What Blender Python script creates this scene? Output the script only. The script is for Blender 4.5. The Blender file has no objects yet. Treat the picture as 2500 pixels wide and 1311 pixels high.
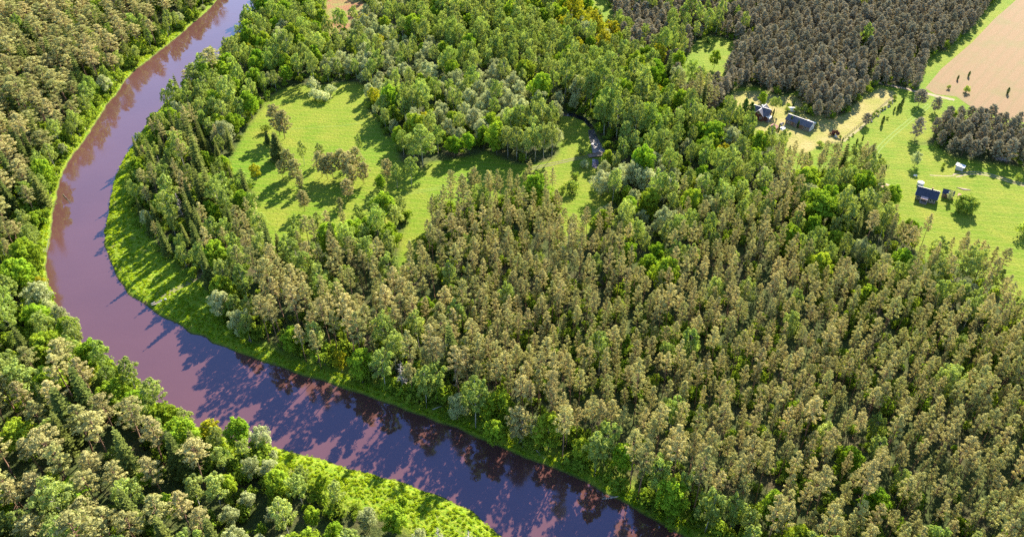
import bpy, math, random
import numpy as np
from mathutils import Vector, Matrix

SEED = 7
random.seed(SEED)
RNG = np.random.default_rng(SEED)
SC = bpy.context.scene
COL = SC.collection
R = math.radians
PI = math.pi

# ------------------------------------------------------------------ camera
F, CX, CY, CAMH = 1944.0, 1250.0, 655.5, 180.0
PITCH = R(37.5)
CP, SP = math.cos(PITCH), math.sin(PITCH)


def unp(px, py, z=0.0):
    """the place on the level z that the photograph shows at px, py"""
    u, v = (px - CX) / F, (py - CY) / F
    t = (CAMH - z) / (SP + v * CP)
    return (u * t, t * (CP - v * SP))


def proj(x, y, z):
    zc = y * CP + (CAMH - z) * SP
    u = x / zc
    v = ((CAMH - z) * CP - y * SP) / zc
    return CX + u * F, CY + v * F, F / zc


cam = bpy.data.cameras.new('camera')
cam_o = bpy.data.objects.new('camera', cam)
COL.objects.link(cam_o)
cam.sensor_width = 36
cam.lens = F / 2500 * 36
cam.clip_start = 1
cam.clip_end = 12000
cam_o.location = (0, 0, CAMH)
cam_o.rotation_euler = (R(90) - PITCH, 0, 0)
SC.camera = cam_o

# ------------------------------------------------------------------ light
SUN_AZ, SUN_EL = R(24.2), R(31)
w = bpy.data.worlds.new('World')
SC.world = w
w.use_nodes = True
nt = w.node_tree
sky = nt.nodes.new('ShaderNodeTexSky')
sky.sky_type = 'NISHITA'
sky.sun_disc = False
sky.sun_elevation = SUN_EL
sky.sun_rotation = SUN_AZ
sky.air_density = 1.0
sky.dust_density = 0.2
sky.ozone_density = 3.0
bg = nt.nodes['Background']
bg.inputs['Strength'].default_value = 0.095
nt.links.new(sky.outputs[0], bg.inputs[0])
sl = bpy.data.lights.new('sun', 'SUN')
sl.energy = 5.0
sl.angle = R(0.55)
sl.color = (1.0, 0.9, 0.74)
so = bpy.data.objects.new('sun', sl)
COL.objects.link(so)
sdir = Vector((math.sin(SUN_AZ) * math.cos(SUN_EL), math.cos(SUN_AZ) * math.cos(SUN_EL), math.sin(SUN_EL)))
so.rotation_euler = sdir.to_track_quat('Z', 'Y').to_euler()
so.location = (0, 0, 300)
SC.view_settings.view_transform = 'Standard'
SC.view_settings.look = 'None'
SC.view_settings.exposure = 2.05
SC.view_settings.gamma = 1
SC.cycles.max_bounces = 5
SC.cycles.diffuse_bounces = 3
SC.cycles.glossy_bounces = 3
SC.cycles.transmission_bounces = 4
SC.cycles.use_denoising = False
SC.cycles.sample_clamp_indirect = 3


# ------------------------------------------------------------------ materials
def newmat(name):
    m = bpy.data.materials.new(name)
    m.use_nodes = True
    t = m.node_tree
    t.nodes.clear()
    o = t.nodes.new('ShaderNodeOutputMaterial')
    return m, t, o


def node(t, kind, **kw):
    n = t.nodes.new(kind)
    for k, v in kw.items():
        if k in n.inputs:
            n.inputs[k].default_value = v
        else:
            setattr(n, k, v)
    return n


def rgb(c):
    return (c[0], c[1], c[2], 1)


def mixcol(t, fac, a, b, blend='MIX'):
    n = t.nodes.new('ShaderNodeMix')
    n.data_type = 'RGBA'
    n.blend_type = blend
    for sock, v in ((n.inputs[0], fac), (n.inputs[6], a), (n.inputs[7], b)):
        if hasattr(v, 'is_linked'):
            t.links.new(v, sock)
        elif isinstance(v, (int, float)):
            sock.default_value = v
        else:
            sock.default_value = rgb(v)
    return n.outputs[2]


def mathn(t, op, a, b=None, c=None, clamp=False):
    n = t.nodes.new('ShaderNodeMath')
    n.operation = op
    n.use_clamp = clamp
    for i, v in enumerate((a, b, c)):
        if v is None:
            continue
        if hasattr(v, 'is_linked'):
            t.links.new(v, n.inputs[i])
        else:
            n.inputs[i].default_value = v
    return n.outputs[0]


def noise(t, scale, detail=3, vec=None, rough=0.55):
    n = t.nodes.new('ShaderNodeTexNoise')
    n.inputs['Scale'].default_value = scale
    n.inputs['Detail'].default_value = detail
    n.inputs['Roughness'].default_value = rough
    if vec is not None:
        t.links.new(vec, n.inputs['Vector'])
    return n.outputs[0]


def ramp(t, fac, lo, hi, a=0.0, b=1.0):
    n = t.nodes.new('ShaderNodeMapRange')
    t.links.new(fac, n.inputs[0])
    n.inputs[1].default_value = lo
    n.inputs[2].default_value = hi
    n.inputs[3].default_value = a
    n.inputs[4].default_value = b
    return n.outputs[0]


def wpos(t):
    return t.nodes.new('ShaderNodeNewGeometry').outputs['Position']


def leafmat(name, c1, c2, trans=0.4, tcol=None, patch=0.02):
    m, t, o = newmat(name)
    oi = t.nodes.new('ShaderNodeObjectInfo')
    at = node(t, 'ShaderNodeAttribute', attribute_name='tint')
    pn = noise(t, patch, 2, oi.outputs['Location'])
    fac = mathn(t, 'ADD', mathn(t, 'MULTIPLY', oi.outputs['Random'], 0.65), mathn(t, 'MULTIPLY', ramp(t, pn, 0.3, 0.7), 0.35))
    c = mixcol(t, fac, c1, c2)
    c = mixcol(t, 1.0, c, at.outputs['Color'], 'MULTIPLY')
    val = ramp(t, mathn(t, 'FRACT', mathn(t, 'MULTIPLY', oi.outputs['Random'], 37.0)), 0.0, 1.0, 0.78, 1.16)
    vv = t.nodes.new('ShaderNodeCombineColor')
    for k in range(3):
        t.links.new(val, vv.inputs[k])
    c = mixcol(t, 1.0, c, vv.outputs[0], 'MULTIPLY')
    tc = mixcol(t, 1.0, c, tcol or (1.25, 1.15, 0.55), 'MULTIPLY')
    d = node(t, 'ShaderNodeBsdfDiffuse')
    tr = node(t, 'ShaderNodeBsdfTranslucent')
    t.links.new(c, d.inputs[0])
    t.links.new(tc, tr.inputs[0])
    mx = t.nodes.new('ShaderNodeMixShader')
    mx.inputs[0].default_value = trans
    t.links.new(d.outputs[0], mx.inputs[1])
    t.links.new(tr.outputs[0], mx.inputs[2])
    t.links.new(mx.outputs[0], o.inputs[0])
    return m


def plain(name, col, col2=None, scale=1.5, rough=0.85, bump=0.0, spec=0.3, detail=4):
    m, t, o = newmat(name)
    b = t.nodes.new('ShaderNodeBsdfPrincipled')
    b.inputs['Roughness'].default_value = rough
    b.inputs['Specular IOR Level'].default_value = spec
    tc = t.nodes.new('ShaderNodeTexCoord').outputs['Object']
    nz = noise(t, scale, detail, tc)
    t.links.new(mixcol(t, ramp(t, nz, 0.3, 0.7), col, col2 or [min(1, x * 1.25) for x in col]), b.inputs['Base Color'])
    if bump:
        bn = node(t, 'ShaderNodeBump', Strength=bump, Distance=0.3)
        t.links.new(nz, bn.inputs['Height'])
        t.links.new(bn.outputs[0], b.inputs['Normal'])
    t.links.new(b.outputs[0], o.inputs[0])
    return m


def striped(name, a, b_, scale, axis=0, rough=0.8, spec=0.3, soft=0.25):
    """boards or roof sheets: narrow darker joints across one local axis"""
    m, t, o = newmat(name)
    b = t.nodes.new('ShaderNodeBsdfPrincipled')
    b.inputs['Roughness'].default_value = rough
    b.inputs['Specular IOR Level'].default_value = spec
    tc = t.nodes.new('ShaderNodeTexCoord').outputs['Object']
    sx = t.nodes.new('ShaderNodeSeparateXYZ')
    t.links.new(tc, sx.inputs[0])
    fr = mathn(t, 'FRACT', mathn(t, 'MULTIPLY', sx.outputs[axis], scale))
    f = ramp(t, fr, 0.0, soft)
    nz = noise(t, 0.9, 4, tc)
    c = mixcol(t, f, b_, a)
    c = mixcol(t, ramp(t, nz, 0.3, 0.7, 0.0, 0.45), c, [min(1, x * 1.7 + 0.02) for x in a])
    t.links.new(c, b.inputs['Base Color'])
    t.links.new(b.outputs[0], o.inputs[0])
    return m


LEAF = {
    'pine': leafmat('pine_needles', (0.290, 0.315, 0.100), (0.435, 0.380, 0.165), 0.34, (1.15, 1.05, 0.75)),
    'young_pine': leafmat('young_pine_needles', (0.240, 0.232, 0.148), (0.340, 0.300, 0.205), 0.30, (1.1, 1.0, 0.8)),
    'spruce': leafmat('spruce_needles', (0.105, 0.150, 0.034), (0.205, 0.225, 0.056), 0.30, (1.15, 1.1, 0.6)),
    'birch': leafmat('birch_leaves', (0.215, 0.315, 0.062), (0.325, 0.385, 0.112), 0.44),
    'broadleaf': leafmat('maple_leaves', (0.155, 0.305, 0.022), (0.320, 0.405, 0.040), 0.44),
    'willow': leafmat('willow_leaves', (0.380, 0.430, 0.190), (0.470, 0.490, 0.250), 0.38, (1.1, 1.1, 0.75)),
    'golden': leafmat('golden_leaves', (0.360, 0.390, 0.026), (0.430, 0.400, 0.034), 0.42),
    'shrub': leafmat('shrub_leaves', (0.180, 0.280, 0.040), (0.280, 0.345, 0.075), 0.40),
    'thuja': leafmat('thuja_leaves', (0.065, 0.120, 0.022), (0.090, 0.145, 0.032), 0.2),
    'reddish': leafmat('reddish_leaves', (0.085, 0.040, 0.032), (0.110, 0.060, 0.038), 0.2, (1.2, 0.9, 0.8)),
    'grass': leafmat('grass_blades', (0.230, 0.390, 0.020), (0.370, 0.450, 0.036), 0.45),
    'under': leafmat('undergrowth_leaves', (0.135, 0.230, 0.022), (0.240, 0.315, 0.040), 0.42),
}
BARK = {
    'pine': plain('pine_bark', (0.16, 0.085, 0.05), (0.24, 0.15, 0.10), 0.6),
    'grey': plain('grey_bark', (0.10, 0.085, 0.07), (0.17, 0.15, 0.12), 2.0),
    'birch': plain('birch_bark', (0.50, 0.47, 0.42), (0.16, 0.14, 0.12), 3.0),
    'dead': plain('dead_wood', (0.30, 0.26, 0.25), (0.42, 0.37, 0.35), 3.0),
}


# ------------------------------------------------------------------ mesh helpers
def link(o, parent=None):
    COL.objects.link(o)
    if parent is not None:
        o.parent = parent
    return o


def tag(o, label=None, cat=None, group=None, kind=None):
    if label:
        o['label'] = label
    if cat:
        o['category'] = cat
    if group:
        o['group'] = group
    if kind:
        o['kind'] = kind
    return o


def fastmesh(name, V, faces_flat, nper, mats, midx=None, tint=None):
    """mesh from numpy: faces_flat loops, nper vertices per face"""
    me = bpy.data.meshes.new(name)
    V = np.asarray(V, dtype=np.float32)
    nper = np.asarray(nper, dtype=np.int32)
    me.vertices.add(len(V))
    me.vertices.foreach_set('co', V.ravel())
    me.loops.add(len(faces_flat))
    me.loops.foreach_set('vertex_index', np.asarray(faces_flat, dtype=np.int32))
    me.polygons.add(len(nper))
    st = np.concatenate(([0], np.cumsum(nper)[:-1])).astype(np.int32)
    me.polygons.foreach_set('loop_start', st)
    for m in mats:
        me.materials.append(m)
    if midx is not None:
        me.polygons.foreach_set('material_index', np.asarray(midx, dtype=np.int32))
    if tint is not None:
        a = me.attributes.new('tint', 'FLOAT_COLOR', 'FACE')
        c = np.ones((len(nper), 4), dtype=np.float32)
        c[:, :3] = np.asarray(tint, dtype=np.float32).reshape(len(nper), -1)
        a.data.foreach_set('color', c.ravel())
    me.update(calc_edges=True)
    me.validate()
    return me


class MB:
    """collects boxes, tubes and sheets for ONE mesh"""

    def __init__(self):
        self.v, self.f = [], []

    def add(self, vs, fs):
        b = len(self.v)
        self.v += [tuple(p) for p in vs]
        self.f += [[b + i for i in q] for q in fs]
        return self

    def box(self, c, s, rz=0.0, rx=0.0, ry=0.0):
        M = Matrix.Translation(c) @ Matrix.Rotation(rz, 4, 'Z') @ Matrix.Rotation(ry, 4, 'Y') @ Matrix.Rotation(rx, 4, 'X')
        hx, hy, hz = s[0] / 2, s[1] / 2, s[2] / 2
        vs = [M @ Vector((x * hx, y * hy, z * hz)) for z in (-1, 1) for y in (-1, 1) for x in (-1, 1)]
        return self.add(vs, [(0, 2, 3, 1), (4, 5, 7, 6), (0, 1, 5, 4), (2, 6, 7, 3), (0, 4, 6, 2), (1, 3, 7, 5)])

    def tube(self, pts, rads, n=6, cap=True):
        rings = []
        b = len(self.v)
        for i, (p, r) in enumerate(zip(pts, rads)):
            a = Vector(pts[max(0, i - 1)])
            c = Vector(pts[min(len(pts) - 1, i + 1)])
            d = (c - a).normalized()
            q = d.to_track_quat('Z', 'Y')
            for k in range(n):
                an = 2 * PI * k / n
                rings.append(Vector(p) + q @ Vector((math.cos(an) * r, math.sin(an) * r, 0)))
        fs = []
        for i in range(len(pts) - 1):
            for k in range(n):
                k2 = (k + 1) % n
                fs.append((i * n + k, i * n + k2, (i + 1) * n + k2, (i + 1) * n + k))
        if cap:
            fs.append(tuple(reversed(range(n))))
            fs.append(tuple((len(pts) - 1) * n + k for k in range(n)))
        return self.add(rings, fs)

    def gable(self, L, W, z0, rise, axis=0, over=0.0, c=(0, 0)):
        """solid gable prism, ridge along x (axis 0) or y (axis 1)"""
        l, w_ = L / 2 + over, W / 2
        vs = [(-l, -w_, z0), (l, -w_, z0), (l, w_, z0), (-l, w_, z0), (-l, 0, z0 + rise), (l, 0, z0 + rise)]
        if axis:
            vs = [(-y, x, z) for x, y, z in vs]
        vs = [(x + c[0], y + c[1], z) for x, y, z in vs]
        return self.add(vs, [(3, 2, 1, 0), (0, 1, 5, 4), (2, 3, 4, 5), (0, 4, 3), (1, 2, 5)])

    def slope(self, L, run, z0, rise, side, thick=0.14, axis=0, over=0.35, c=(0, 0)):
        """one roof slope as a slab from the ridge (y=0) down to y = side*(run+over)"""
        k = rise / run
        ye, ze = side * (run + over), z0 - k * over
        l = L / 2 + over
        zr = z0 + rise
        t = thick
        vs = [(-l, 0, zr), (l, 0, zr), (l, ye, ze), (-l, ye, ze), (-l, 0, zr + t), (l, 0, zr + t), (l, ye, ze + t), (-l, ye, ze + t)]
        if axis:
            vs = [(-y, x, z) for x, y, z in vs]
        vs = [(x + c[0], y + c[1], z) for x, y, z in vs]
        return self.add(vs, [(0, 1, 2, 3), (7, 6, 5, 4), (0, 4, 5, 1), (2, 6, 7, 3), (1, 5, 6, 2), (0, 3, 7, 4)])

    def blob(self, c, r, n=8, m=6, jit=0.15, rng=random):
        vs, fs = [], []
        for i in range(1, m):
            th = PI * i / m
            for k in range(n):
                ph = 2 * PI * k / n
                j = 1 + rng.uniform(-jit, jit)
                vs.append((c[0] + r[0] * j * math.sin(th) * math.cos(ph), c[1] + r[1] * j * math.sin(th) * math.sin(ph), c[2] + r[2] * j * math.cos(th)))
        vs.append((c[0], c[1], c[2] + r[2]))
        vs.append((c[0], c[1], c[2] - r[2]))
        T, B = len(vs) - 2, len(vs) - 1
        for i in range(m - 2):
            for k in range(n):
                k2 = (k + 1) % n
                fs.append((i * n + k, (i + 1) * n + k, (i + 1) * n + k2, i * n + k2))
        for k in range(n):
            k2 = (k + 1) % n
            fs.append((T, k, k2))
            fs.append((B, (m - 2) * n + k2, (m - 2) * n + k))
        return self.add(vs, fs)

    def mesh(self, name, mat):
        me = bpy.data.meshes.new(name)
        me.from_pydata([tuple(p) for p in self.v], [], self.f)
        me.materials.append(mat)
        me.update()
        return me

    def build(self, name, mat, parent=None, loc=None, rz=0.0):
        o = bpy.data.objects.new(name, self.mesh(name, mat))
        if loc is not None:
            o.location = loc
            o.rotation_euler = (0, 0, rz)
        return link(o, parent)


def thing(name, label, cat, loc, rz=0.0, group=None):
    o = bpy.data.objects.new(name, None)
    o.empty_display_size = 0.5
    o.location = loc
    o.rotation_euler = (0, 0, rz)
    COL.objects.link(o)
    return tag(o, label, cat, group)


# ------------------------------------------------------------------ tree building blocks
def unit(a):
    return a / np.maximum(np.linalg.norm(a, axis=-1, keepdims=True), 1e-9)


class Foliage:
    """many leaf-sized diamond faces"""

    def __init__(self, rng):
        self.rng = rng
        self.C, self.U, self.W, self.T = [], [], [], []

    def clump(self, c, rad, n, size, asp=1.0, up=0.25, tint=1.0, rad_dir=0.0, inner=0.45):
        g = self.rng
        d = unit(g.normal(size=(n, 3)) + np.array([0, 0, up]))
        rr = g.uniform(inner, 1.0, (n, 1))
        P = np.asarray(c) + d * rr * np.asarray(rad)
        nr = unit(d * np.array([1, 1, 1.1]) + g.normal(size=(n, 3)) * 0.30)
        rv = unit(g.normal(size=(n, 3)) + rad_dir * 3 * d)
        u = unit(np.cross(nr, rv))
        v = np.cross(nr, u)
        s = size * g.uniform(0.7, 1.3, (n, 1))
        self.C.append(P)
        self.U.append(u * s * 0.5)
        self.W.append(v * s * asp * 0.5)
        self.T.append(tint * g.uniform(0.88, 1.12, n))

    def strip(self, P, U, W, T):
        self.C.append(P)
        self.U.append(U)
        self.W.append(W)
        self.T.append(T)

    def arrays(self):
        C, U, W = (np.concatenate(a) for a in (self.C, self.U, self.W))
        n = len(C)
        V = np.empty((n, 4, 3))
        V[:, 0], V[:, 1], V[:, 2], V[:, 3] = C - U, C - W, C + U, C + W
        T = np.concatenate(self.T)
        return V.reshape(-1, 3), np.arange(4 * n), np.full(n, 4), np.repeat(T[:, None], 3, 1)


class Proto:
    def __init__(self, kind, fol, wood, leaf, bark, H, Rr):
        self.kind, self.H, self.R = kind, H, Rr
        wv = np.array([tuple(p) for p in wood.v]) if wood.v else np.zeros((0, 3))
        wl = [i for f in wood.f for i in f]
        wn = [len(f) for f in wood.f]
        self.wood = fastmesh(kind + '_trunk', wv, wl, wn, [bark]) if len(wv) else None
        if fol is not None and fol.C:
            V, fl, npf, T = fol.arrays()
            self.crown = fastmesh(kind + '_crown', V, fl, npf, [leaf], None, T)
            allV = np.concatenate([V, wv])
            me = fastmesh(kind + '_whole', allV, np.concatenate([fl, np.array(wl, dtype=int) + len(V)]),
                          np.concatenate([npf, np.array(wn, dtype=int)]), [leaf, bark],
                          np.concatenate([np.zeros(len(npf)), np.ones(len(wn))]), np.concatenate([T, np.ones((len(wn), 3))]))
        else:
            self.crown = None
            me = fastmesh(kind + '_whole', wv, wl, wn, [bark])
        self.whole = bpy.data.objects.new(kind + '_source', me)   # instance source, never linked to the scene


def trunk_pts(H, lean, g, n=6):
    a, b = g.normal(0, lean), g.normal(0, lean)
    return [(a * (i / n) ** 1.6 * H + g.normal(0, 0.04) * (i > 0), b * (i / n) ** 1.6 * H + g.normal(0, 0.04) * (i > 0), H * i / n) for i in range(n + 1)]


def at_h(pts, z, H):
    f = max(0, min(0.9999, z / H)) * (len(pts) - 1)
    i = int(f)
    p, q = np.array(pts[i]), np.array(pts[i + 1])
    return p + (q - p) * (f - i)


def make_pine(seed, H=19.0, Rr=2.7, cb=0.42, leafm='pine', dens=1.0, kind='pine', top=0.55):
    g = np.random.default_rng(seed)
    fo, wd = Foliage(g), MB()
    tp = trunk_pts(H, 0.012, g)
    n = len(tp)
    wd.tube([tuple(p) for p in tp], [0.21 * (1 - 0.8 * i / (n - 1)) * H / 19 for i in range(n)], 6)
    nb = int((34 if cb < 0.48 else 29) * dens)
    for i in range(nb):
        h = (i + g.uniform(0, 1)) / nb
        z = H * (cb + (1 - cb) * h * 0.97)
        prof = (1 - h) ** top * min(1.0, 0.45 + 1.7 * h) * 1.15
        L = Rr * prof * g.uniform(0.65, 1.15) + 0.25
        an = i * 2.399 + g.uniform(-0.5, 0.5)
        rise = g.uniform(0.05, 0.35) + 0.5 * h
        b0 = at_h(tp, z, H)
        dr = np.array([math.cos(an), math.sin(an), rise])
        end = b0 + dr * L
        if L > 0.8:
            wd.tube([tuple(b0), tuple(b0 + dr * L * 0.85)], [0.06, 0.02], 3, False)
        for k, f in enumerate((0.55, 1.0) if L > 1.3 else (0.9,)):
            c = b0 + dr * L * f + g.normal(0, 0.12, 3)
            s = (0.55 if k == 0 else 0.62) * g.uniform(0.8, 1.25) * (0.8 + 0.1 * Rr)
            fo.clump(c, (s, s, s * 0.62), int(34 * dens), 0.44, 0.55, 0.5, g.uniform(0.85, 1.12), 0.8)
    for j in range(3):
        c = at_h(tp, H * (0.99 - 0.03 * j), H)
        fo.clump(c, (0.35 + 0.16 * j,) * 2 + (0.6,), 22, 0.42, 0.55, 0.6, 1.08, 0.8)
    # a few dead stubs under the crown
    for j in range(6):
        z = H * (cb - g.uniform(0.02, 0.16))
        an = g.uniform(0, 6.28)
        b0 = at_h(tp, z, H)
        wd.tube([tuple(b0), tuple(b0 + np.array([math.cos(an), math.sin(an), 0.1]) * g.uniform(0.6, 1.4))], [0.04, 0.015], 3, False)
    return Proto(kind, fo, wd, LEAF[leafm], BARK['pine'], H, Rr)


def make_spruce(seed, H=19.0, Rr=2.9):
    g = np.random.default_rng(seed)
    fo, wd = Foliage(g), MB()
    tp = trunk_pts(H, 0.006, g)
    n = len(tp)
    wd.tube([tuple(p) for p in tp], [0.22 * (1 - 0.9 * i / (n - 1)) for i in range(n)], 6)
    lay = 17
    for i in range(lay):
        h = i / lay
        z = H * (0.10 + 0.88 * h)
        L0 = Rr * (1 - h) ** 0.85 + 0.2
        nb = max(5, int(13 - 6 * h))
        for k in range(nb):
            an = 2 * PI * k / nb + i * 0.7 + g.uniform(-0.25, 0.25)
            L = L0 * g.uniform(0.7, 1.15)
            b0 = at_h(tp, z, H)
            ax = np.array([math.cos(an), math.sin(an), 0.0])
            m = max(3, int(L / 0.36))
            f = (np.arange(m) + 0.6) / m
            droop = -0.32 * L * f ** 1.3 + 0.22 * L * f ** 3
            P = b0 + ax * (L * f)[:, None] + np.array([0, 0, 1.0]) * droop[:, None]
            side = np.array([-math.sin(an), math.cos(an), 0.0])
            wdt = 0.34 + 0.42 * (1 - f) * min(1, L / 2)
            for s in (-1, 1):
                PP = P + side * (wdt * 0.45 * s)[:, None] + g.normal(0, 0.07, (m, 3))
                U = unit(ax * 0.5 + side * s * 0.8 + g.normal(0, 0.2, (m, 3))) * (wdt * 0.9)[:, None]
                W = unit(np.cross(U, np.array([0, 0, 1.0]) + g.normal(0, 0.35, (m, 3)))) * (0.34 + 0.0 * wdt)[:, None]
                fo.strip(PP, U, W, g.uniform(0.75, 1.25, m))
            fo.clump(P[-1], (0.3, 0.3, 0.22), 5, 0.4, 0.5, 0.1, 1.15)
    fo.clump(at_h(tp, H * 0.985, H), (0.25, 0.25, 0.7), 16, 0.36, 0.5, 0.3, 1.1)
    return Proto('spruce', fo, wd, LEAF['spruce'], BARK['grey'], H, Rr)


def make_leafy(seed, kind, leafm, bark, H=14.0, Rr=4.4, cb=0.22, lobes=8, clumps=9, leaf=0.5, nleaf=34, narrow=1.0, trunkr=0.2, asp=0.75, droop=0.0, gap=0.0):
    """crown of several uneven lobes, each of many leaf clumps, on limbs"""
    g = np.random.default_rng(seed)
    fo, wd = Foliage(g), MB()
    tp = trunk_pts(H * 0.93, 0.02, g)
    n = len(tp)
    wd.tube([tuple(p) for p in tp], [trunkr * (1 - 0.85 * i / (n - 1)) for i in range(n)], 6)
    ch = H * (1 - cb)
    zc = H * cb + ch * 0.5
    for i in range(lobes):
        h = (i + 0.5) / lobes
        an = i * 2.399 + g.uniform(-0.4, 0.4)
        prof = math.sin(PI * (0.10 + 0.84 * h ** 0.85)) ** 0.7
        off = Rr * 0.56 * prof * g.uniform(0.8, 1.15) * (0.35 if i == lobes - 1 else 1)
        c = np.array([math.cos(an) * off, math.sin(an) * off, H * cb + ch * (0.16 + 0.70 * h)]) + at_h(tp, H * 0.6 * h, H) * np.array([1, 1, 0])
        lr = Rr * 0.50 * (0.55 + 0.6 * prof) * g.uniform(0.8, 1.18)
        lz = lr * (0.8 + 0.25 * narrow)
        b0 = at_h(tp, min(H * 0.8, max(H * cb * 0.7, c[2] - off * 1.1)), H * 0.93)
        wd.tube([tuple(b0), tuple((b0 + c) / 2 + np.array([0, 0, 0.2])), tuple(c)], [trunkr * 0.42, trunkr * 0.28, 0.03], 4, False)
        lt = g.uniform(0.88, 1.12)
        for k in range(clumps):
            d = unit(g.normal(size=3) + np.array([0, 0, 0.25]) + 0.5 * np.array([math.cos(an), math.sin(an), 0]))
            cc = c + d * np.array([lr, lr, lz]) * g.uniform(0.55, 0.95)
            if droop:
                cc[2] -= droop * g.uniform(0, 1) * (1 - h * 0.5)
            s = lr * g.uniform(0.30, 0.50)
            fo.clump(cc, (s, s, s * (0.8 + droop * 0.5)), nleaf, leaf, asp, 0.45, lt * g.uniform(0.85, 1.15), 0.0, 0.55)
        if not gap:
            fo.clump(c, (lr * 0.8, lr * 0.8, lz * 0.8), nleaf * 2, leaf * 1.2, asp, 0.1, 0.9, 0, 0.3)
    return Proto(kind, fo, wd, LEAF[leafm], BARK[bark], H, Rr)


def make_shrub(seed, leafm='shrub', H=3.0, Rr=1.9, lobes=7, nleaf=34, leaf=0.36, kind='shrub'):
    g = np.random.default_rng(seed)
    fo, wd = Foliage(g), MB()
    for i in range(lobes):
        an = i * 2.4 + g.uniform(-0.5, 0.5)
        o = Rr * 0.62 * (0.25 if i == 0 else g.uniform(0.5, 1.05))
        hz = H * (0.66 if i == 0 else g.uniform(0.32, 0.6))
        c = np.array([math.cos(an) * o, math.sin(an) * o, hz])
        s = Rr * g.uniform(0.34, 0.5)
        wd.tube([(c[0] * 0.15, c[1] * 0.15, 0), tuple(c)], [0.06, 0.02], 4, False)
        for k in range(3):
            fo.clump(c + g.normal(0, s * 0.35, 3), (s, s, min(s, hz * 0.8)), nleaf, leaf, 0.7, 0.4, g.uniform(0.85, 1.15), 0, 0.5)
    return Proto(kind, fo, wd, LEAF[leafm], BARK['grey'], H, Rr)


def make_thuja(seed, H=4.0, Rr=0.65, leafm='thuja'):
    g = np.random.default_rng(seed)
    fo, wd = Foliage(g), MB()
    wd.tube([(0, 0, 0), (0, 0, H * 0.8)], [0.08, 0.02], 5)
    for i in range(16):
        h = i / 15
        r = Rr * (math.sin(PI * (0.16 + 0.8 * h)) ** 0.8) + 0.05
        for k in range(3):
            an = k * 2.1 + i * 0.9
            fo.clump((math.cos(an) * r * 0.45, math.sin(an) * r * 0.45, 0.2 + (H - 0.35) * h), (r * 0.6, r * 0.6, 0.3), 16, 0.26, 0.6, 0.5)
    return Proto('thuja', fo, wd, LEAF[leafm], BARK['grey'], H, Rr)


def make_dead(seed, H=14.0, Rr=2.0, conifer=True):
    g = np.random.default_rng(seed)
    tr, br = MB(), MB()
    tp = trunk_pts(H, 0.01, g)
    n = len(tp)
    tr.tube([tuple(p) for p in tp], [0.2 * (1 - 0.85 * i / (n - 1)) for i in range(n)], 6)
    for i in range(64 if conifer else 34):
        h = g.uniform(0.12, 0.97)
        L = Rr * (1 - h) ** 0.7 * g.uniform(0.6, 1.15) + 0.3
        an = g.uniform(0, 6.28)
        b0 = at_h(tp, H * h, H)
        ax = np.array([math.cos(an), math.sin(an), 0])
        dz = -0.35 if conifer else 0.7
        mid = b0 + ax * L * 0.55 + np.array([0, 0, dz * L * 0.4])
        end = b0 + ax * L + np.array([0, 0, dz * L * 0.7])
        br.tube([tuple(b0), tuple(mid), tuple(end)], [0.055, 0.04, 0.012], 3, False)
        if not conifer or g.uniform() < 0.5:
            for s in (-1, 1):
                e2 = mid + ax * L * 0.3 + np.array([-ax[1], ax[0], 0.2]) * s * L * 0.3
                br.tube([tuple(mid), tuple(e2)], [0.03, 0.01], 3, False)
    p = Proto('dead', None, tr, None, BARK['dead'], H, Rr)
    p.crown = br.mesh('bare_branches', BARK['dead'])
    # the joined source needs both
    V = np.array([tuple(q) for q in tr.v + br.v])
    off = len(tr.v)
    fs = tr.f + [[i + off for i in f] for f in br.f]
    p.whole = bpy.data.objects.new('dead_source', fastmesh('dead_whole', V, [i for f in fs for i in f], [len(f) for f in fs], [BARK['dead']]))
    return p


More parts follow.
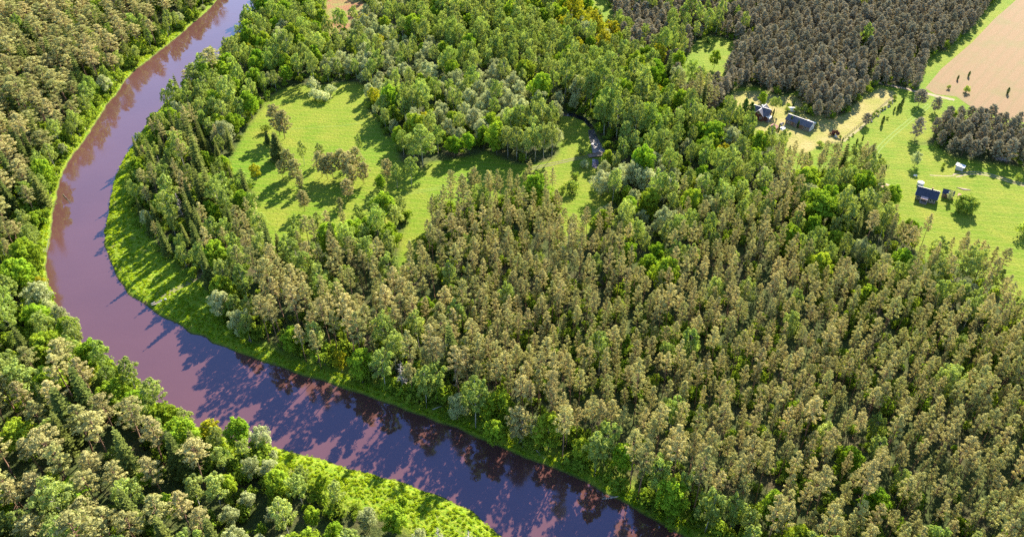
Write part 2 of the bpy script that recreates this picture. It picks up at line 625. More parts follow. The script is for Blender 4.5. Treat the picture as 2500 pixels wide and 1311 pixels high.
PROTO = {
    'pine': [make_pine(10 + i, 19.0 + (i % 3 - 1) * 0.9, 2.25 + 0.17 * (i % 4), 0.50 + 0.035 * (i % 4), top=(0.70, 0.95, 0.60, 0.82)[i % 4]) for i in range(10)]
    + [make_pine(30 + i, 13.0, 2.75, 0.26, 'pine', 1.5, 'pine', 0.5) for i in range(3)],
    'young_pine': [make_pine(40 + i, 11.0, 2.7, 0.16 + 0.04 * (i % 3), 'young_pine', 1.5, 'young_pine', 0.62) for i in range(5)],
    'spruce': [make_spruce(60 + i, 19.0, 2.7 + 0.3 * (i % 2)) for i in range(4)],
    'birch': [make_leafy(80 + i, 'birch', 'birch', 'birch', 18.0, 3.2 + 0.3 * (i % 3), 0.30, 10, 9, 0.46, 40, 1.9, 0.16, 0.7, 0.5, gap=1) for i in range(6)],
    'broadleaf': [make_leafy(100 + i, 'broadleaf', 'broadleaf', 'grey', 14.0, 4.5, 0.16 + 0.05 * (i % 2), 10 + i % 3, 11, 0.52, 44, 1.0) for i in range(6)],
    'willow': [make_leafy(120 + i, 'willow', 'willow', 'grey', 12.0, 4.0, 0.12, 10 + i % 2, 11, 0.42, 48, 1.2, 0.2, 0.55, 0.3) for i in range(5)],
    'golden': [make_leafy(140 + i, 'golden', 'golden', 'grey', 12.0, 3.8, 0.18, 9, 9, 0.5, 32, 1.2) for i in range(3)],
    'shrub': [make_shrub(160 + i) for i in range(4)],
    'globe': [make_leafy(150, 'globe', 'shrub', 'grey', 6.4, 3.7, 0.02, 12, 12, 0.36, 44, 0.8, 0.16)],
    'pale_shrub': [make_shrub(170 + i, 'willow', 3.4, 2.0, 8) for i in range(3)],
    'red_shrub': [make_shrub(176, 'reddish', 1.8, 1.5, 6)],
    'thuja': [make_thuja(180 + i) for i in range(2)],
    'dead': [make_dead(190), make_dead(191, 13, 2.4), make_dead(192, 9, 2.6, False)],
    'under': [make_shrub(200 + i, 'under', 2.2, 1.7, 6, 22, 0.42, 'under') for i in range(4)],
}


def make_tuft(seed):
    g = np.random.default_rng(seed)
    fo = Foliage(g)
    m = 46
    an = g.uniform(0, 6.28, m)
    rr = np.sqrt(g.uniform(0, 1, m)) * 0.62
    h = g.uniform(0.25, 0.62, m) * (1.1 - 0.5 * rr)
    P = np.stack([np.cos(an) * rr, np.sin(an) * rr, h * 0.5], 1)
    out = np.stack([np.cos(an) * 0.35, np.sin(an) * 0.35, np.ones(m)], 1) + g.normal(0, 0.25, (m, 3))
    U = unit(out) * (h * 0.62)[:, None]
    W = unit(np.cross(U, g.normal(size=(m, 3)))) * g.uniform(0.06, 0.14, (m, 1))
    fo.strip(P, U, W, g.uniform(0.75, 1.25, m))
    return Proto('tuft', fo, MB(), LEAF['grass'], BARK['grey'], 0.8, 0.75)


PROTO['tuft'] = [make_tuft(220 + i) for i in range(3)]


def stuff(name, label, kind, items, mat_override=None):
    """ONE object: points that carry instances of the source trees"""
    if not len(items):
        return None
    me = bpy.data.meshes.new(name)
    n = len(items)
    A = np.array([(x, y, z, sx, sz, rz, tx, ty, k) for (x, y, z, sx, sz, rz, tx, ty, k) in items], dtype=np.float32)
    me.vertices.add(n)
    me.vertices.foreach_set('co', A[:, :3].ravel())
    a = me.attributes.new('rot', 'FLOAT_VECTOR', 'POINT')
    a.data.foreach_set('vector', np.stack([A[:, 6], A[:, 7], A[:, 5]], 1).ravel())
    a = me.attributes.new('scl', 'FLOAT_VECTOR', 'POINT')
    a.data.foreach_set('vector', np.stack([A[:, 3], A[:, 3], A[:, 4]], 1).ravel())
    a = me.attributes.new('idx', 'INT', 'POINT')
    a.data.foreach_set('value', A[:, 8].astype(np.int32))
    o = bpy.data.objects.new(name, me)
    COL.objects.link(o)
    ng = bpy.data.node_groups.new(name + '_scatter', 'GeometryNodeTree')
    ng.interface.new_socket('Geometry', in_out='INPUT', socket_type='NodeSocketGeometry')
    ng.interface.new_socket('Geometry', in_out='OUTPUT', socket_type='NodeSocketGeometry')
    gi, go = ng.nodes.new('NodeGroupInput'), ng.nodes.new('NodeGroupOutput')
    jn = ng.nodes.new('GeometryNodeJoinGeometry')

    def nattr(nm, tp):
        q = ng.nodes.new('GeometryNodeInputNamedAttribute')
        q.data_type = tp
        q.inputs['Name'].default_value = nm
        return q.outputs['Attribute']
    ix, ro, sc = nattr('idx', 'INT'), nattr('rot', 'FLOAT_VECTOR'), nattr('scl', 'FLOAT_VECTOR')
    er = ng.nodes.new('FunctionNodeEulerToRotation')
    ng.links.new(ro, er.inputs[0])
    for k, p in enumerate(PROTO[kind]):
        cmpn = ng.nodes.new('FunctionNodeCompare')
        cmpn.data_type = 'INT'
        cmpn.operation = 'EQUAL'
        ng.links.new(ix, cmpn.inputs[2])
        cmpn.inputs[3].default_value = k
        oi = ng.nodes.new('GeometryNodeObjectInfo')
        oi.inputs['Object'].default_value = p.whole
        ip = ng.nodes.new('GeometryNodeInstanceOnPoints')
        ng.links.new(gi.outputs[0], ip.inputs['Points'])
        ng.links.new(cmpn.outputs[0], ip.inputs['Selection'])
        ng.links.new(oi.outputs['Geometry'], ip.inputs['Instance'])
        ng.links.new(er.outputs[0], ip.inputs['Rotation'])
        ng.links.new(sc, ip.inputs['Scale'])
        ng.links.new(ip.outputs[0], jn.inputs[0])
    ng.links.new(jn.outputs[0], go.inputs[0])
    md = o.modifiers.new('scatter', 'NODES')
    md.node_group = ng
    return tag(o, label, None, None, 'stuff')


NAMES = {'globe': 'globe_bush', 'pine': 'pine_tree', 'young_pine': 'young_pine_tree', 'spruce': 'spruce_tree', 'birch': 'birch_tree', 'broadleaf': 'broadleaf_tree',
         'willow': 'willow_tree', 'golden': 'golden_tree', 'shrub': 'shrub', 'pale_shrub': 'willow_shrub', 'red_shrub': 'red_leaved_shrub',
         'thuja': 'columnar_conifer', 'dead': 'dead_tree'}
CATS = {'globe': 'bush', 'pine': 'pine tree', 'young_pine': 'young pine', 'spruce': 'spruce tree', 'birch': 'birch tree', 'broadleaf': 'broadleaf tree',
        'willow': 'willow tree', 'golden': 'broadleaf tree', 'shrub': 'shrub', 'pale_shrub': 'shrub', 'red_shrub': 'shrub',
        'thuja': 'conifer', 'dead': 'dead tree'}


def plant(kind, k, x, y, z, sx, sz, rz, tx, ty, label, group=None):
    p = PROTO[kind][k % len(PROTO[kind])]
    r = thing(NAMES[kind], label, CATS[kind], (x, y, z), 0, group)
    r.rotation_euler = (tx, ty, rz)
    r.scale = (sx, sx, sz)
    if p.crown:
        link(bpy.data.objects.new('bare_branches' if kind == 'dead' else ('foliage' if 'shrub' in kind else 'crown'), p.crown), r)
    if p.wood:
        link(bpy.data.objects.new('stems' if 'shrub' in kind else 'trunk', p.wood), r)
    return r


# ------------------------------------------------------------------ plan of the place
def P3(lst):
    return np.array([unp(*(q if len(q) == 3 else (q[0], q[1], 0))) for q in lst])


INNER = [(690, -90), (655, -30), (637, 0), (622, 30), (603, 60), (598, 76), (580, 100), (562, 122), (545, 140), (520, 150), (505, 166), (475, 185),
         (466, 197), (430, 225), (400, 250), (372, 280), (350, 310), (328, 345), (308, 372), (290, 402), (275, 440), (266, 490), (262, 520),
         (252, 560), (256, 602), (270, 642), (290, 680), (312, 712), (345, 735), (368, 748), (400, 770), (440, 790), (465, 808), (500, 817),
         (520, 831), (570, 850), (612, 868), (660, 884), (720, 905), (790, 925), (850, 945), (930, 972), (1000, 1000), (1060, 1022),
         (1120, 1042), (1180, 1067), (1260, 1102), (1340, 1135), (1400, 1155), (1480, 1197), (1560, 1242), (1640, 1287), (1690, 1311),
         (1800, 1370), (2000, 1470)]
OUTER = [(560, -90), (540, -30), (528, 0), (504, 26), (474, 51), (439, 81), (408, 106), (364, 141), (329, 168), (302, 196), (283, 228), (259, 252),
         (238, 287), (221, 312), (200, 345), (173, 376), (162, 397), (146, 434), (137, 470), (128, 510), (124, 560), (114, 605), (110, 645),
         (116, 695), (138, 745), (168, 785, 3), (200, 815, 8), (245, 840, 10), (300, 862, 10), (335, 905, 10), (400, 945, 10), (450, 975, 10),
         (495, 995, 9), (545, 1018, 8), (600, 1062, 5), (648, 1080), (700, 1095), (760, 1107), (830, 1131), (900, 1151), (970, 1167),
         (1020, 1187), (1100, 1217), (1150, 1242), (1200, 1282), (1230, 1308), (1270, 1345), (1330, 1420), (1400, 1520)]
RIVER = np.concatenate([P3(INNER), P3(OUTER)[::-1]])
STRIP = np.concatenate([P3(INNER[6:44]), P3([(1000, 975), (930, 950), (850, 926), (760, 893), (700, 874), (655, 852), (606, 835), (572, 812), (543, 775), (530, 735),
         (515, 708), (490, 690), (440, 658), (418, 636), (384, 612), (366, 580), (338, 545), (332, 514), (322, 490), (320, 446), (331, 415), (355, 371),
         (378, 331), (412, 283), (452, 240), (480, 202), (515, 168), (550, 150), (585, 110)])])
MEADOW = P3([(649, 247), (665, 232), (700, 214), (732, 208), (780, 208), (823, 203), (869, 201), (890, 208), (899, 231), (903, 275), (920, 290), (941, 330),
             (966, 345), (977, 392), (1030, 416), (1046, 396), (1106, 390), (1167, 378), (1187, 370), (1211, 380), (1250, 400), (1300, 402), (1346, 391),
             (1364, 372), (1360, 330), (1362, 285), (1385, 278), (1430, 286), (1450, 305), (1458, 335), (1475, 360), (1500, 368), (1525, 372), (1510, 392),
             (1480, 400), (1480, 425), (1497, 450), (1502, 478), (1480, 505, 6), (1440, 500, 14), (1400, 505, 14), (1385, 520, 14), (1364, 472, 14),
             (1362, 430, 14), (1350, 410, 15), (1290, 402, 15), (1240, 410, 15), (1190, 418, 15), (1150, 420, 15), (1095, 428, 15), (1052, 455, 15),
             (1040, 500, 15), (1018, 540, 15), (1003, 570, 15), (990, 600, 12), (962, 605, 10), (975, 570, 2), (1000, 525, 0), (988, 500, 5), (960, 480, 14),
             (920, 488, 14), (890, 500, 12), (860, 512, 10), (820, 522, 12), (760, 518, 13), (720, 523, 13), (690, 545, 13), (664, 580, 13), (657, 605, 12),
             (648, 600), (633, 545), (610, 505), (618, 470), (573, 440), (563, 428), (558, 390), (578, 360), (604, 310), (638, 265)])
GLADE = P3([(1640, 195), (1672, 150), (1688, 112), (1722, 88), (1760, 92), (1800, 104), (1815, 120), (1790, 140), (1775, 170), (1770, 205), (1755, 222), (1710, 195, 3)])
YARD = P3([(1778, 250), (1790, 222), (1800, 216), (1845, 212), (1880, 226), (1905, 236), (1945, 226), (1950, 260), (1962, 286), (1990, 293), (2045, 290),
           (2084, 262), (2112, 232), (2143, 209), (2190, 214), (2238, 222), (2248, 185), (2262, 145), (2308, 122), (2366, 78), (2396, 38), (2428, 0),
           (2475, -60), (2850, -60), (2850, 330), (2620, 300, 11), (2560, 285, 11), (2480, 268, 11), (2400, 248, 11), (2345, 240, 11), (2312, 262, 11),
           (2282, 296, 11), (2250, 308, 9), (2232, 335), (2242, 352), (2285, 352), (2300, 366), (2330, 385), (2400, 396), (2450, 402), (2500, 408), (2600, 425),
           (2750, 440), (2750, 800), (2560, 730, 14), (2491, 668, 15), (2469, 632, 15), (2446, 603, 15), (2414, 590, 15), (2366, 570, 15), (2328, 556, 15),
           (2296, 560, 15), (2251, 518, 15), (2225, 502, 15), (2195, 515, 8), (2150, 500, 4), (2128, 485), (2118, 458), (2105, 452), (2117, 425), (2122, 400),
           (2112, 368, 12), (2075, 354, 12), (2040, 352, 12), (2000, 372, 12), (1960, 380, 12), (1930, 366, 10), (1890, 352), (1872, 346), (1850, 338),
           (1834, 322), (1805, 306), (1782, 280)])
LAWN = P3([(1782, 250), (1792, 224), (1850, 222), (1905, 236), (1950, 232), (1965, 280), (2060, 285), (2100, 240), (2150, 215), (2185, 225), (2178, 250), (2120, 296), (2058, 347),
           (2010, 352), (1962, 378), (1888, 350), (1850, 318), (1800, 290)])
NEARBANK = np.concatenate([P3(OUTER[35:]), P3([(1250, 1500), (1140, 1420), (1090, 1345, 4), (1050, 1292, 6), (1000, 1266, 6), (940, 1226, 6), (860, 1196, 8), (790, 1172, 8),
                                               (750, 1150, 8), (700, 1124, 6), (660, 1098, 3)])])
REED = P3([(780, -20), (872, -20), (905, 35), (875, 62), (846, 74), (800, 100), (785, 70), (800, 40)])
TOPGLADE = P3([(1375, -30), (1475, -30), (1494, 30), (1515, 80), (1480, 68), (1430, 30)])
SPIT = P3([(600, 78), (590, 78), (566, 88), (545, 105), (532, 120), (540, 125), (562, 116), (580, 102), (600, 90)])
FIELD = P3([(2259, 216), (2298, 169), (2374, 104), (2428, 47), (2482, 0), (2548, -60), (2840, -60), (2840, 300), (2500, 300), (2380, 268), (2334, 236), (2284, 231)])
OPEN = [STRIP, MEADOW, GLADE, YARD, NEARBANK, REED, TOPGLADE]
STREAM = P3([(1340, 276), (1372, 274), (1400, 277), (1428, 287), (1446, 305), (1455, 320), (1449, 320), (1438, 312), (1424, 296), (1398, 286), (1370, 284), (1340, 287)])
RAPIDS = P3([(1436, 318), (1450, 317), (1458, 334), (1470, 356), (1480, 372), (1464, 376), (1447, 376), (1444, 356), (1438, 336)])
POOL = P3([(1447, 388), (1460, 390), (1462, 400), (1456, 412), (1445, 408)])


def inside(poly, X, Y):
    X, Y = np.asarray(X), np.asarray(Y)
    r = np.zeros(X.shape, bool)
    n = len(poly)
    for i in range(n):
        x1, y1 = poly[i]
        x2, y2 = poly[(i + 1) % n]
        if y1 == y2:
            continue
        c = ((y1 > Y) != (y2 > Y)) & (X < (x2 - x1) * (Y - y1) / (y2 - y1) + x1)
        r ^= c
    return r


def edge_dist(poly, X, Y, closed=True):
    X, Y = np.asarray(X), np.asarray(Y)
    d = np.full(X.shape, 1e9)
    n = len(poly)
    for i in range(n if closed else n - 1):
        a, b = poly[i], poly[(i + 1) % n]
        ab = b - a
        L2 = max(ab @ ab, 1e-9)
        t = np.clip(((X - a[0]) * ab[0] + (Y - a[1]) * ab[1]) / L2, 0, 1)
        d = np.minimum(d, np.hypot(X - a[0] - t * ab[0], Y - a[1] - t * ab[1]))
    return d


def sdf(poly, X, Y):
    d = edge_dist(poly, X, Y)
    return np.where(inside(poly, X, Y), -d, d)


def smooth01(x):
    x = np.clip(x, 0, 1)
    return x * x * (3 - 2 * x)


WATER_Z = -1.1
# ------------------------------------------------------------------ ground
def axis(lo, hi, step, far):
    core = np.arange(lo, hi + step, step)
    ext, s, p = [], step * 2, hi
    while p < far:
        p += s
        s *= 1.6
        ext.append(p)
    extn, s, p = [], step * 2, lo
    while p > -far:
        p -= s
        s *= 1.6
        extn.append(p)
    return np.concatenate([extn[::-1], core, ext])


gx, gy = axis(-400, 420, 1.5, 4000), axis(70, 640, 1.5, 4000)
GX, GY = np.meshgrid(gx, gy)
core = (GX > -420) & (GX < 440) & (GY > 50) & (GY < 700)
rs = np.full(GX.shape, 60.0)
rs[core] = sdf(RIVER, GX[core], GY[core])
sp_in = np.full(GX.shape, 60.0)
sp_in[core] = sdf(SPIT, GX[core], GY[core])
wob = 0.35 * np.sin(GX * 0.55 + 1.3 * np.sin(GY * 0.21)) + 0.3 * np.sin(GY * 0.8 + GX * 0.23)
rs2 = np.maximum(rs + wob * 0.6, -9)
rs2 = np.minimum(np.where(rs2 < 0, rs2, rs2), 60)
rs2 = np.maximum(rs2, -sp_in)
GZ = np.where(rs2 < 0, -1.1 + rs2 * 0.35, -1.1 + 1.1 * smooth01(rs2 / 2.6 + 0.12))
ny, nx = GX.shape
ii = np.arange(ny * nx).reshape(ny, nx)
quads = np.stack([ii[:-1, :-1], ii[:-1, 1:], ii[1:, 1:], ii[1:, :-1]], -1).reshape(-1)
masks = np.zeros((4,) + GX.shape)
Xc, Yc = GX[core], GY[core]


def softin(poly, soft=2.0):
    r = np.zeros(GX.shape)
    r[core] = smooth01(0.5 - sdf(poly, Xc, Yc) / (2 * soft))
    return r


for pl in OPEN:
    masks[0] = np.maximum(masks[0], softin(pl))
masks[1] = np.maximum(np.maximum(softin(STRIP, 3), softin(NEARBANK, 3)), np.where((rs > -3), np.clip(1.6 - np.abs(rs) / 6, 0, 1), 0))
masks[2] = softin(LAWN, 1.0)
masks[3] = softin(REED, 2.5)


def ground_mat():
    m, t, o = newmat('ground_cover')
    b = t.nodes.new('ShaderNodeBsdfPrincipled')
    b.inputs['Roughness'].default_value = 0.95
    b.inputs['Specular IOR Level'].default_value = 0.1
    p = wpos(t)
    n1, n2, n3, n4 = noise(t, 0.012, 3, p), noise(t, 0.09, 4, p), noise(t, 0.9, 4, p), noise(t, 3.5, 3, p)
    am = [node(t, 'ShaderNodeAttribute', attribute_name=k).outputs['Fac'] for k in ('m_open', 'm_lush', 'm_lawn', 'm_reed')]
    # forest floor
    floor = mixcol(t, ramp(t, n3, 0.35, 0.65), (0.030, 0.045, 0.014), (0.070, 0.085, 0.022))
    floor = mixcol(t, ramp(t, n2, 0.5, 0.75), floor, (0.080, 0.058, 0.034))
    # mown meadow, with faint mowing lines
    sx = t.nodes.new('ShaderNodeSeparateXYZ')
    t.links.new(p, sx.inputs[0])
    wv = mathn(t, 'SINE', mathn(t, 'MULTIPLY', mathn(t, 'ADD', mathn(t, 'MULTIPLY', sx.outputs[0], 0.12), sx.outputs[1]), 1.7))
    wv2 = mathn(t, 'SINE', mathn(t, 'MULTIPLY', mathn(t, 'ADD', mathn(t, 'MULTIPLY', sx.outputs[1], -0.2), sx.outputs[0]), 2.3))
    gr = mixcol(t, ramp(t, n2, 0.32, 0.68), (0.105, 0.177, 0.008), (0.192, 0.209, 0.023))
    gr = mixcol(t, ramp(t, n1, 0.48, 0.66), gr, (0.096, 0.187, 0.009))
    gr = mixcol(t, ramp(t, wv, 0.2, 1.0, 0.0, 0.34), gr, (0.217, 0.222, 0.041))
    gr = mixcol(t, ramp(t, wv2, 0.4, 1.0, 0.0, 0.13), gr, (0.064, 0.133, 0.009))
    gr = mixcol(t, ramp(t, n3, 0.52, 0.78, 0.0, 0.55), gr, (0.064, 0.121, 0.007))
    gr = mixcol(t, ramp(t, n4, 0.60, 0.80, 0.0, 0.5), gr, (0.230, 0.231, 0.053))
    c = mixcol(t, am[0], floor, gr)
    lush = mixcol(t, ramp(t, n3, 0.38, 0.66), (0.104, 0.199, 0.010), (0.248, 0.281, 0.026))
    lush = mixcol(t, ramp(t, n4, 0.55, 0.75, 0, 0.5), lush, (0.084, 0.136, 0.010))
    c = mixcol(t, mathn(t, 'MULTIPLY', am[1], 0.85), c, lush)
    lawn = mixcol(t, ramp(t, n2, 0.36, 0.62), (0.220, 0.216, 0.051), (0.306, 0.249, 0.097))
    lawn = mixcol(t, ramp(t, n3, 0.5, 0.75, 0, 0.4), lawn, (0.158, 0.196, 0.026))
    c = mixcol(t, am[2], c, lawn)
    reed = mixcol(t, ramp(t, n2, 0.42, 0.58), (0.236, 0.118, 0.062), (0.186, 0.174, 0.056))
    c = mixcol(t, am[3], c, reed)
    bare = mathn(t, 'MULTIPLY', am[1], ramp(t, noise(t, 0.16, 4, p), 0.62, 0.72, 0.0, 0.75))
    c = mixcol(t, bare, c, (0.15, 0.11, 0.065))
    # bare earth at the water's foot
    wet = ramp(t, sx.outputs[2], -1.15, -0.75, 1.0, 0.0)
    c = mixcol(t, wet, c, (0.060, 0.045, 0.028))
    t.links.new(c, b.inputs['Base Color'])
    bn = node(t, 'ShaderNodeBump', Strength=0.9, Distance=0.6)
    hh = mathn(t, 'ADD', n3, mathn(t, 'MULTIPLY', n4, 0.6))
    t.links.new(hh, bn.inputs['Height'])
    t.links.new(bn.outputs[0], b.inputs['Normal'])
    t.links.new(b.outputs[0], o.inputs[0])
    return m


gme = fastmesh('ground', np.stack([GX, GY, GZ], -1).reshape(-1, 3), quads, np.full(len(quads) // 4, 4), [ground_mat()])
for k, nm in enumerate(('m_open', 'm_lush', 'm_lawn', 'm_reed')):
    a = gme.attributes.new(nm, 'FLOAT', 'POINT')
    a.data.foreach_set('value', masks[k].astype(np.float32).ravel())
gme.polygons.foreach_set('use_smooth', np.ones(len(gme.polygons), bool))
tag(link(bpy.data.objects.new('ground', gme)), kind='structure')


def sheet(name, poly, z, mat, sub=None):
    me = bpy.data.meshes.new(name)
    me.from_pydata([(p[0], p[1], z) for p in poly], [], [list(range(len(poly)))])
    me.materials.append(mat)
    o = link(bpy.data.objects.new(name, me))
    if me.polygons[0].normal.z < 0:
        me.flip_normals()
    return tag(o, kind='structure')


def water_mat(name, col, rough=0.06, bump=0.06, spec=0.5):
    m, t, o = newmat(name)
    b = t.nodes.new('ShaderNodeBsdfPrincipled')
    p = wpos(t)
    nz = noise(t, 0.02, 3, p)
    t.links.new(mixcol(t, ramp(t, nz, 0.35, 0.65), col, [x * 1.15 for x in col]), b.inputs['Base Color'])
    mp = t.nodes.new('ShaderNodeMapping')
    mp.inputs['Scale'].default_value = (1, 0.35, 1)
    mp.inputs['Rotation'].default_value = (0, 0, 0.5)
    t.links.new(p, mp.inputs[0])
    nr = noise(t, 0.06, 4, mp.outputs[0])
    t.links.new(ramp(t, nr, 0.42, 0.68, rough * 0.6, rough * 3.2), b.inputs['Roughness'])
    b.inputs['IOR'].default_value = 1.5
    b.inputs['Specular IOR Level'].default_value = spec
    b.inputs['Specular Tint'].default_value = (0.42, 0.54, 1.0, 1)
    n2 = noise(t, 0.35, 3, p)
    bn = node(t, 'ShaderNodeBump', Strength=bump, Distance=0.5)
    t.links.new(n2, bn.inputs['Height'])
    t.links.new(bn.outputs[0], b.inputs['Normal'])
    t.links.new(b.outputs[0], o.inputs[0])
    return m


sheet('river_water', [(-420, 60), (330, 60), (330, 110), (-60, 660), (-420, 660)], WATER_Z, water_mat('river_water', (0.076, 0.034, 0.030), 0.05, 0.05, 1.0))
sheet('stream_water', STREAM, 0.03, water_mat('stream_water', (0.012, 0.012, 0.016), 0.05, 0.04))
sheet('pool_water', POOL, 0.03, water_mat('pool_water', (0.10, 0.08, 0.10), 0.05))


def rapids_mat():
    m, t, o = newmat('rapids_stones')
    b = t.nodes.new('ShaderNodeBsdfPrincipled')
    b.inputs['Roughness'].default_value = 0.5
    p = wpos(t)
    v = node(t, 'ShaderNodeTexVoronoi', Scale=0.9)
    t.links.new(p, v.inputs['Vector'])
    sx = t.nodes.new('ShaderNodeSeparateXYZ')
    t.links.new(p, sx.inputs[0])
    near = ramp(t, sx.outputs[1], unp(1455, 372)[1], unp(1450, 340)[1], 1.0, 0.0)
    st = mixcol(t, ramp(t, v.outputs['Distance'], 0.2, 0.75), (0.075, 0.055, 0.05), (0.014, 0.014, 0.018))  # stones and foam kept dark and bluish: the glade's shade painted into the colour
    st = mixcol(t, mathn(t, 'MULTIPLY', near, ramp(t, noise(t, 1.2, 4, p), 0.35, 0.6)), st, (0.24, 0.20, 0.23))
    t.links.new(st, b.inputs['Base Color'])
    t.links.new(b.outputs[0], o.inputs[0])
    return m


sheet('rapids_bed', RAPIDS, 0.034, rapids_mat())


def field_mat():
    m, t, o = newmat('ploughed_soil')
    b = t.nodes.new('ShaderNodeBsdfPrincipled')
    b.inputs['Roughness'].default_value = 0.95
    p = wpos(t)
    sx = t.nodes.new('ShaderNodeSeparateXYZ')
    t.links.new(p, sx.inputs[0])
    a = unp(2259, 216)
    c_ = unp(2482, 0)
    dx, dy = c_[0] - a[0], c_[1] - a[1]
    L = math.hypot(dx, dy)
    lat = mathn(t, 'ADD', mathn(t, 'MULTIPLY', sx.outputs[0], dy / L), mathn(t, 'MULTIPLY', sx.outputs[1], -dx / L))
    n2, n3 = noise(t, 0.05, 4, p), noise(t, 1.4, 4, p)
    fur = mathn(t, 'SINE', mathn(t, 'MULTIPLY', mathn(t, 'ADD', lat, mathn(t, 'MULTIPLY', n2, 1.5)), 1.15))
    c = mixcol(t, ramp(t, n3, 0.35, 0.65), (0.139, 0.077, 0.027), (0.175, 0.103, 0.039))
    c = mixcol(t, ramp(t, fur, 0.2, 1.0, 0, 0.30), c, (0.105, 0.082, 0.019))
    c = mixcol(t, ramp(t, n2, 0.50, 0.66, 0, 0.6), c, (0.115, 0.097, 0.019))
    c = mixcol(t, ramp(t, noise(t, 2.6, 2, p), 0.62, 0.72, 0, 0.7), c, (0.055, 0.075, 0.008))
    t.links.new(c, b.inputs['Base Color'])
    bn = node(t, 'ShaderNodeBump', Strength=0.6, Distance=0.4)
    t.links.new(n3, bn.inputs['Height'])
    t.links.new(bn.outputs[0], b.inputs['Normal'])
    t.links.new(b.outputs[0], o.inputs[0])
    return m


sheet('ploughed_field', FIELD, 0.02, field_mat())
M_DIRT = plain('track_dirt', (0.211, 0.167, 0.105), (0.273, 0.211, 0.136), 0.4, 0.95)
M_GRASSTRACK = plain('grass_track', (0.093, 0.167, 0.012), (0.161, 0.198, 0.025), 0.4, 0.95)
M_WORN = plain('worn_path', (0.174, 0.161, 0.068), (0.248, 0.205, 0.093), 0.3, 0.95)
M_DRYGRASS = plain('dry_grass', (0.17, 0.17, 0.035), (0.25, 0.22, 0.06), 0.5, 0.95)
M_DARKTRACK = plain('shaded_track', (0.124, 0.105, 0.062), (0.161, 0.130, 0.081), 0.4, 0.95)  # darker copy of the track dirt, tree shade put into its colour


def track(name, pts, width, mat, gap=0.0, z=0.024):
    """a worn strip, or two wheel ruts when gap > 0"""
    P = P3(pts)
    # smooth the polyline
    for _ in range(2):
        Q = [P[0]]
        for i in range(len(P) - 1):
            Q += [P[i] * 0.75 + P[i + 1] * 0.25, P[i] * 0.25 + P[i + 1] * 0.75]
        Q.append(P[-1])
        P = np.array(Q)
    T = np.gradient(P, axis=0)
    T = T / np.maximum(np.linalg.norm(T, axis=1, keepdims=True), 1e-6)
    N = np.stack([-T[:, 1], T[:, 0]], 1)
    mb = MB()
    for off in ((-gap / 2, gap / 2) if gap else (0,)):
        jit = RNG.normal(0, 0.12 * width, (len(P), 2))
        A = P + N * (off - width / 2 + jit[:, :1])
        B = P + N * (off + width / 2 + jit[:, 1:])
        vs = [(a[0], a[1], z) for a in B] + [(a[0], a[1], z) for a in A]
        n = len(P)
        mb.add(vs, [(i, n + i, n + i + 1, i + 1) for i in range(n - 1)])
    return tag(mb.build(name, mat), kind='structure')


track('dirt_track', [(2330, 245), (2300, 238), (2262, 230), (2240, 226), (2200, 214), (2150, 205), (2100, 185)], 2.6, M_DIRT)
track('pasture_track', [(2270, 256), (2240, 280), (2205, 308), (2170, 338), (2140, 368), (2134, 392), (2136, 412), (2130, 440), (2118, 458)], 0.7, M_GRASSTRACK, 1.7)
track('farm_track', [(2560, 468), (2500, 452), (2455, 440), (2420, 428), (2385, 422), (2355, 424), (2330, 430)], 0.8, M_DIRT, 1.8)
track('lawn_path', [(2330, 430), (2300, 430), (2270, 428)], 0.9, M_WORN)
track('yard_track', [(2188, 232), (2150, 268), (2120, 296), (2085, 326), (2060, 346)], 1.3, M_WORN)
track('bridge_track', [(1290, 414), (1330, 405), (1365, 397), (1400, 389), (1440, 382), (1478, 378), (1510, 372), (1540, 366)], 0.55, M_DARKTRACK, 1.6, 0.05)
track('footpath', [(372, 742), (400, 725), (430, 705), (462, 690), (490, 672), (520, 660)], 0.7, M_DARKTRACK, 1.2)
track('meadow_path', [(625, 480), (618, 510), (632, 540), (648, 570), (656, 600)], 2.2, M_DRYGRASS)
track('forest_track', [(1748, 78), (1790, 95), (1830, 112), (1870, 128)], 1.2, M_DIRT)
track('mown_edge', [(690, 318), (760, 312), (830, 308), (888, 300)], 0.5, M_GRASSTRACK)
track('meadow_track', [(985, 474), (1020, 468), (1060, 462), (1100, 452)], 0.5, M_GRASSTRACK, 1.5)
sheet('garden_soil', P3([(2142, 446), (2160, 447), (2184, 455), (2183, 461), (2170, 464), (2150, 455)]), 0.026, plain('garden_soil', (0.30, 0.18, 0.13), (0.42, 0.27, 0.20), 1.2, 0.95, 0.4))

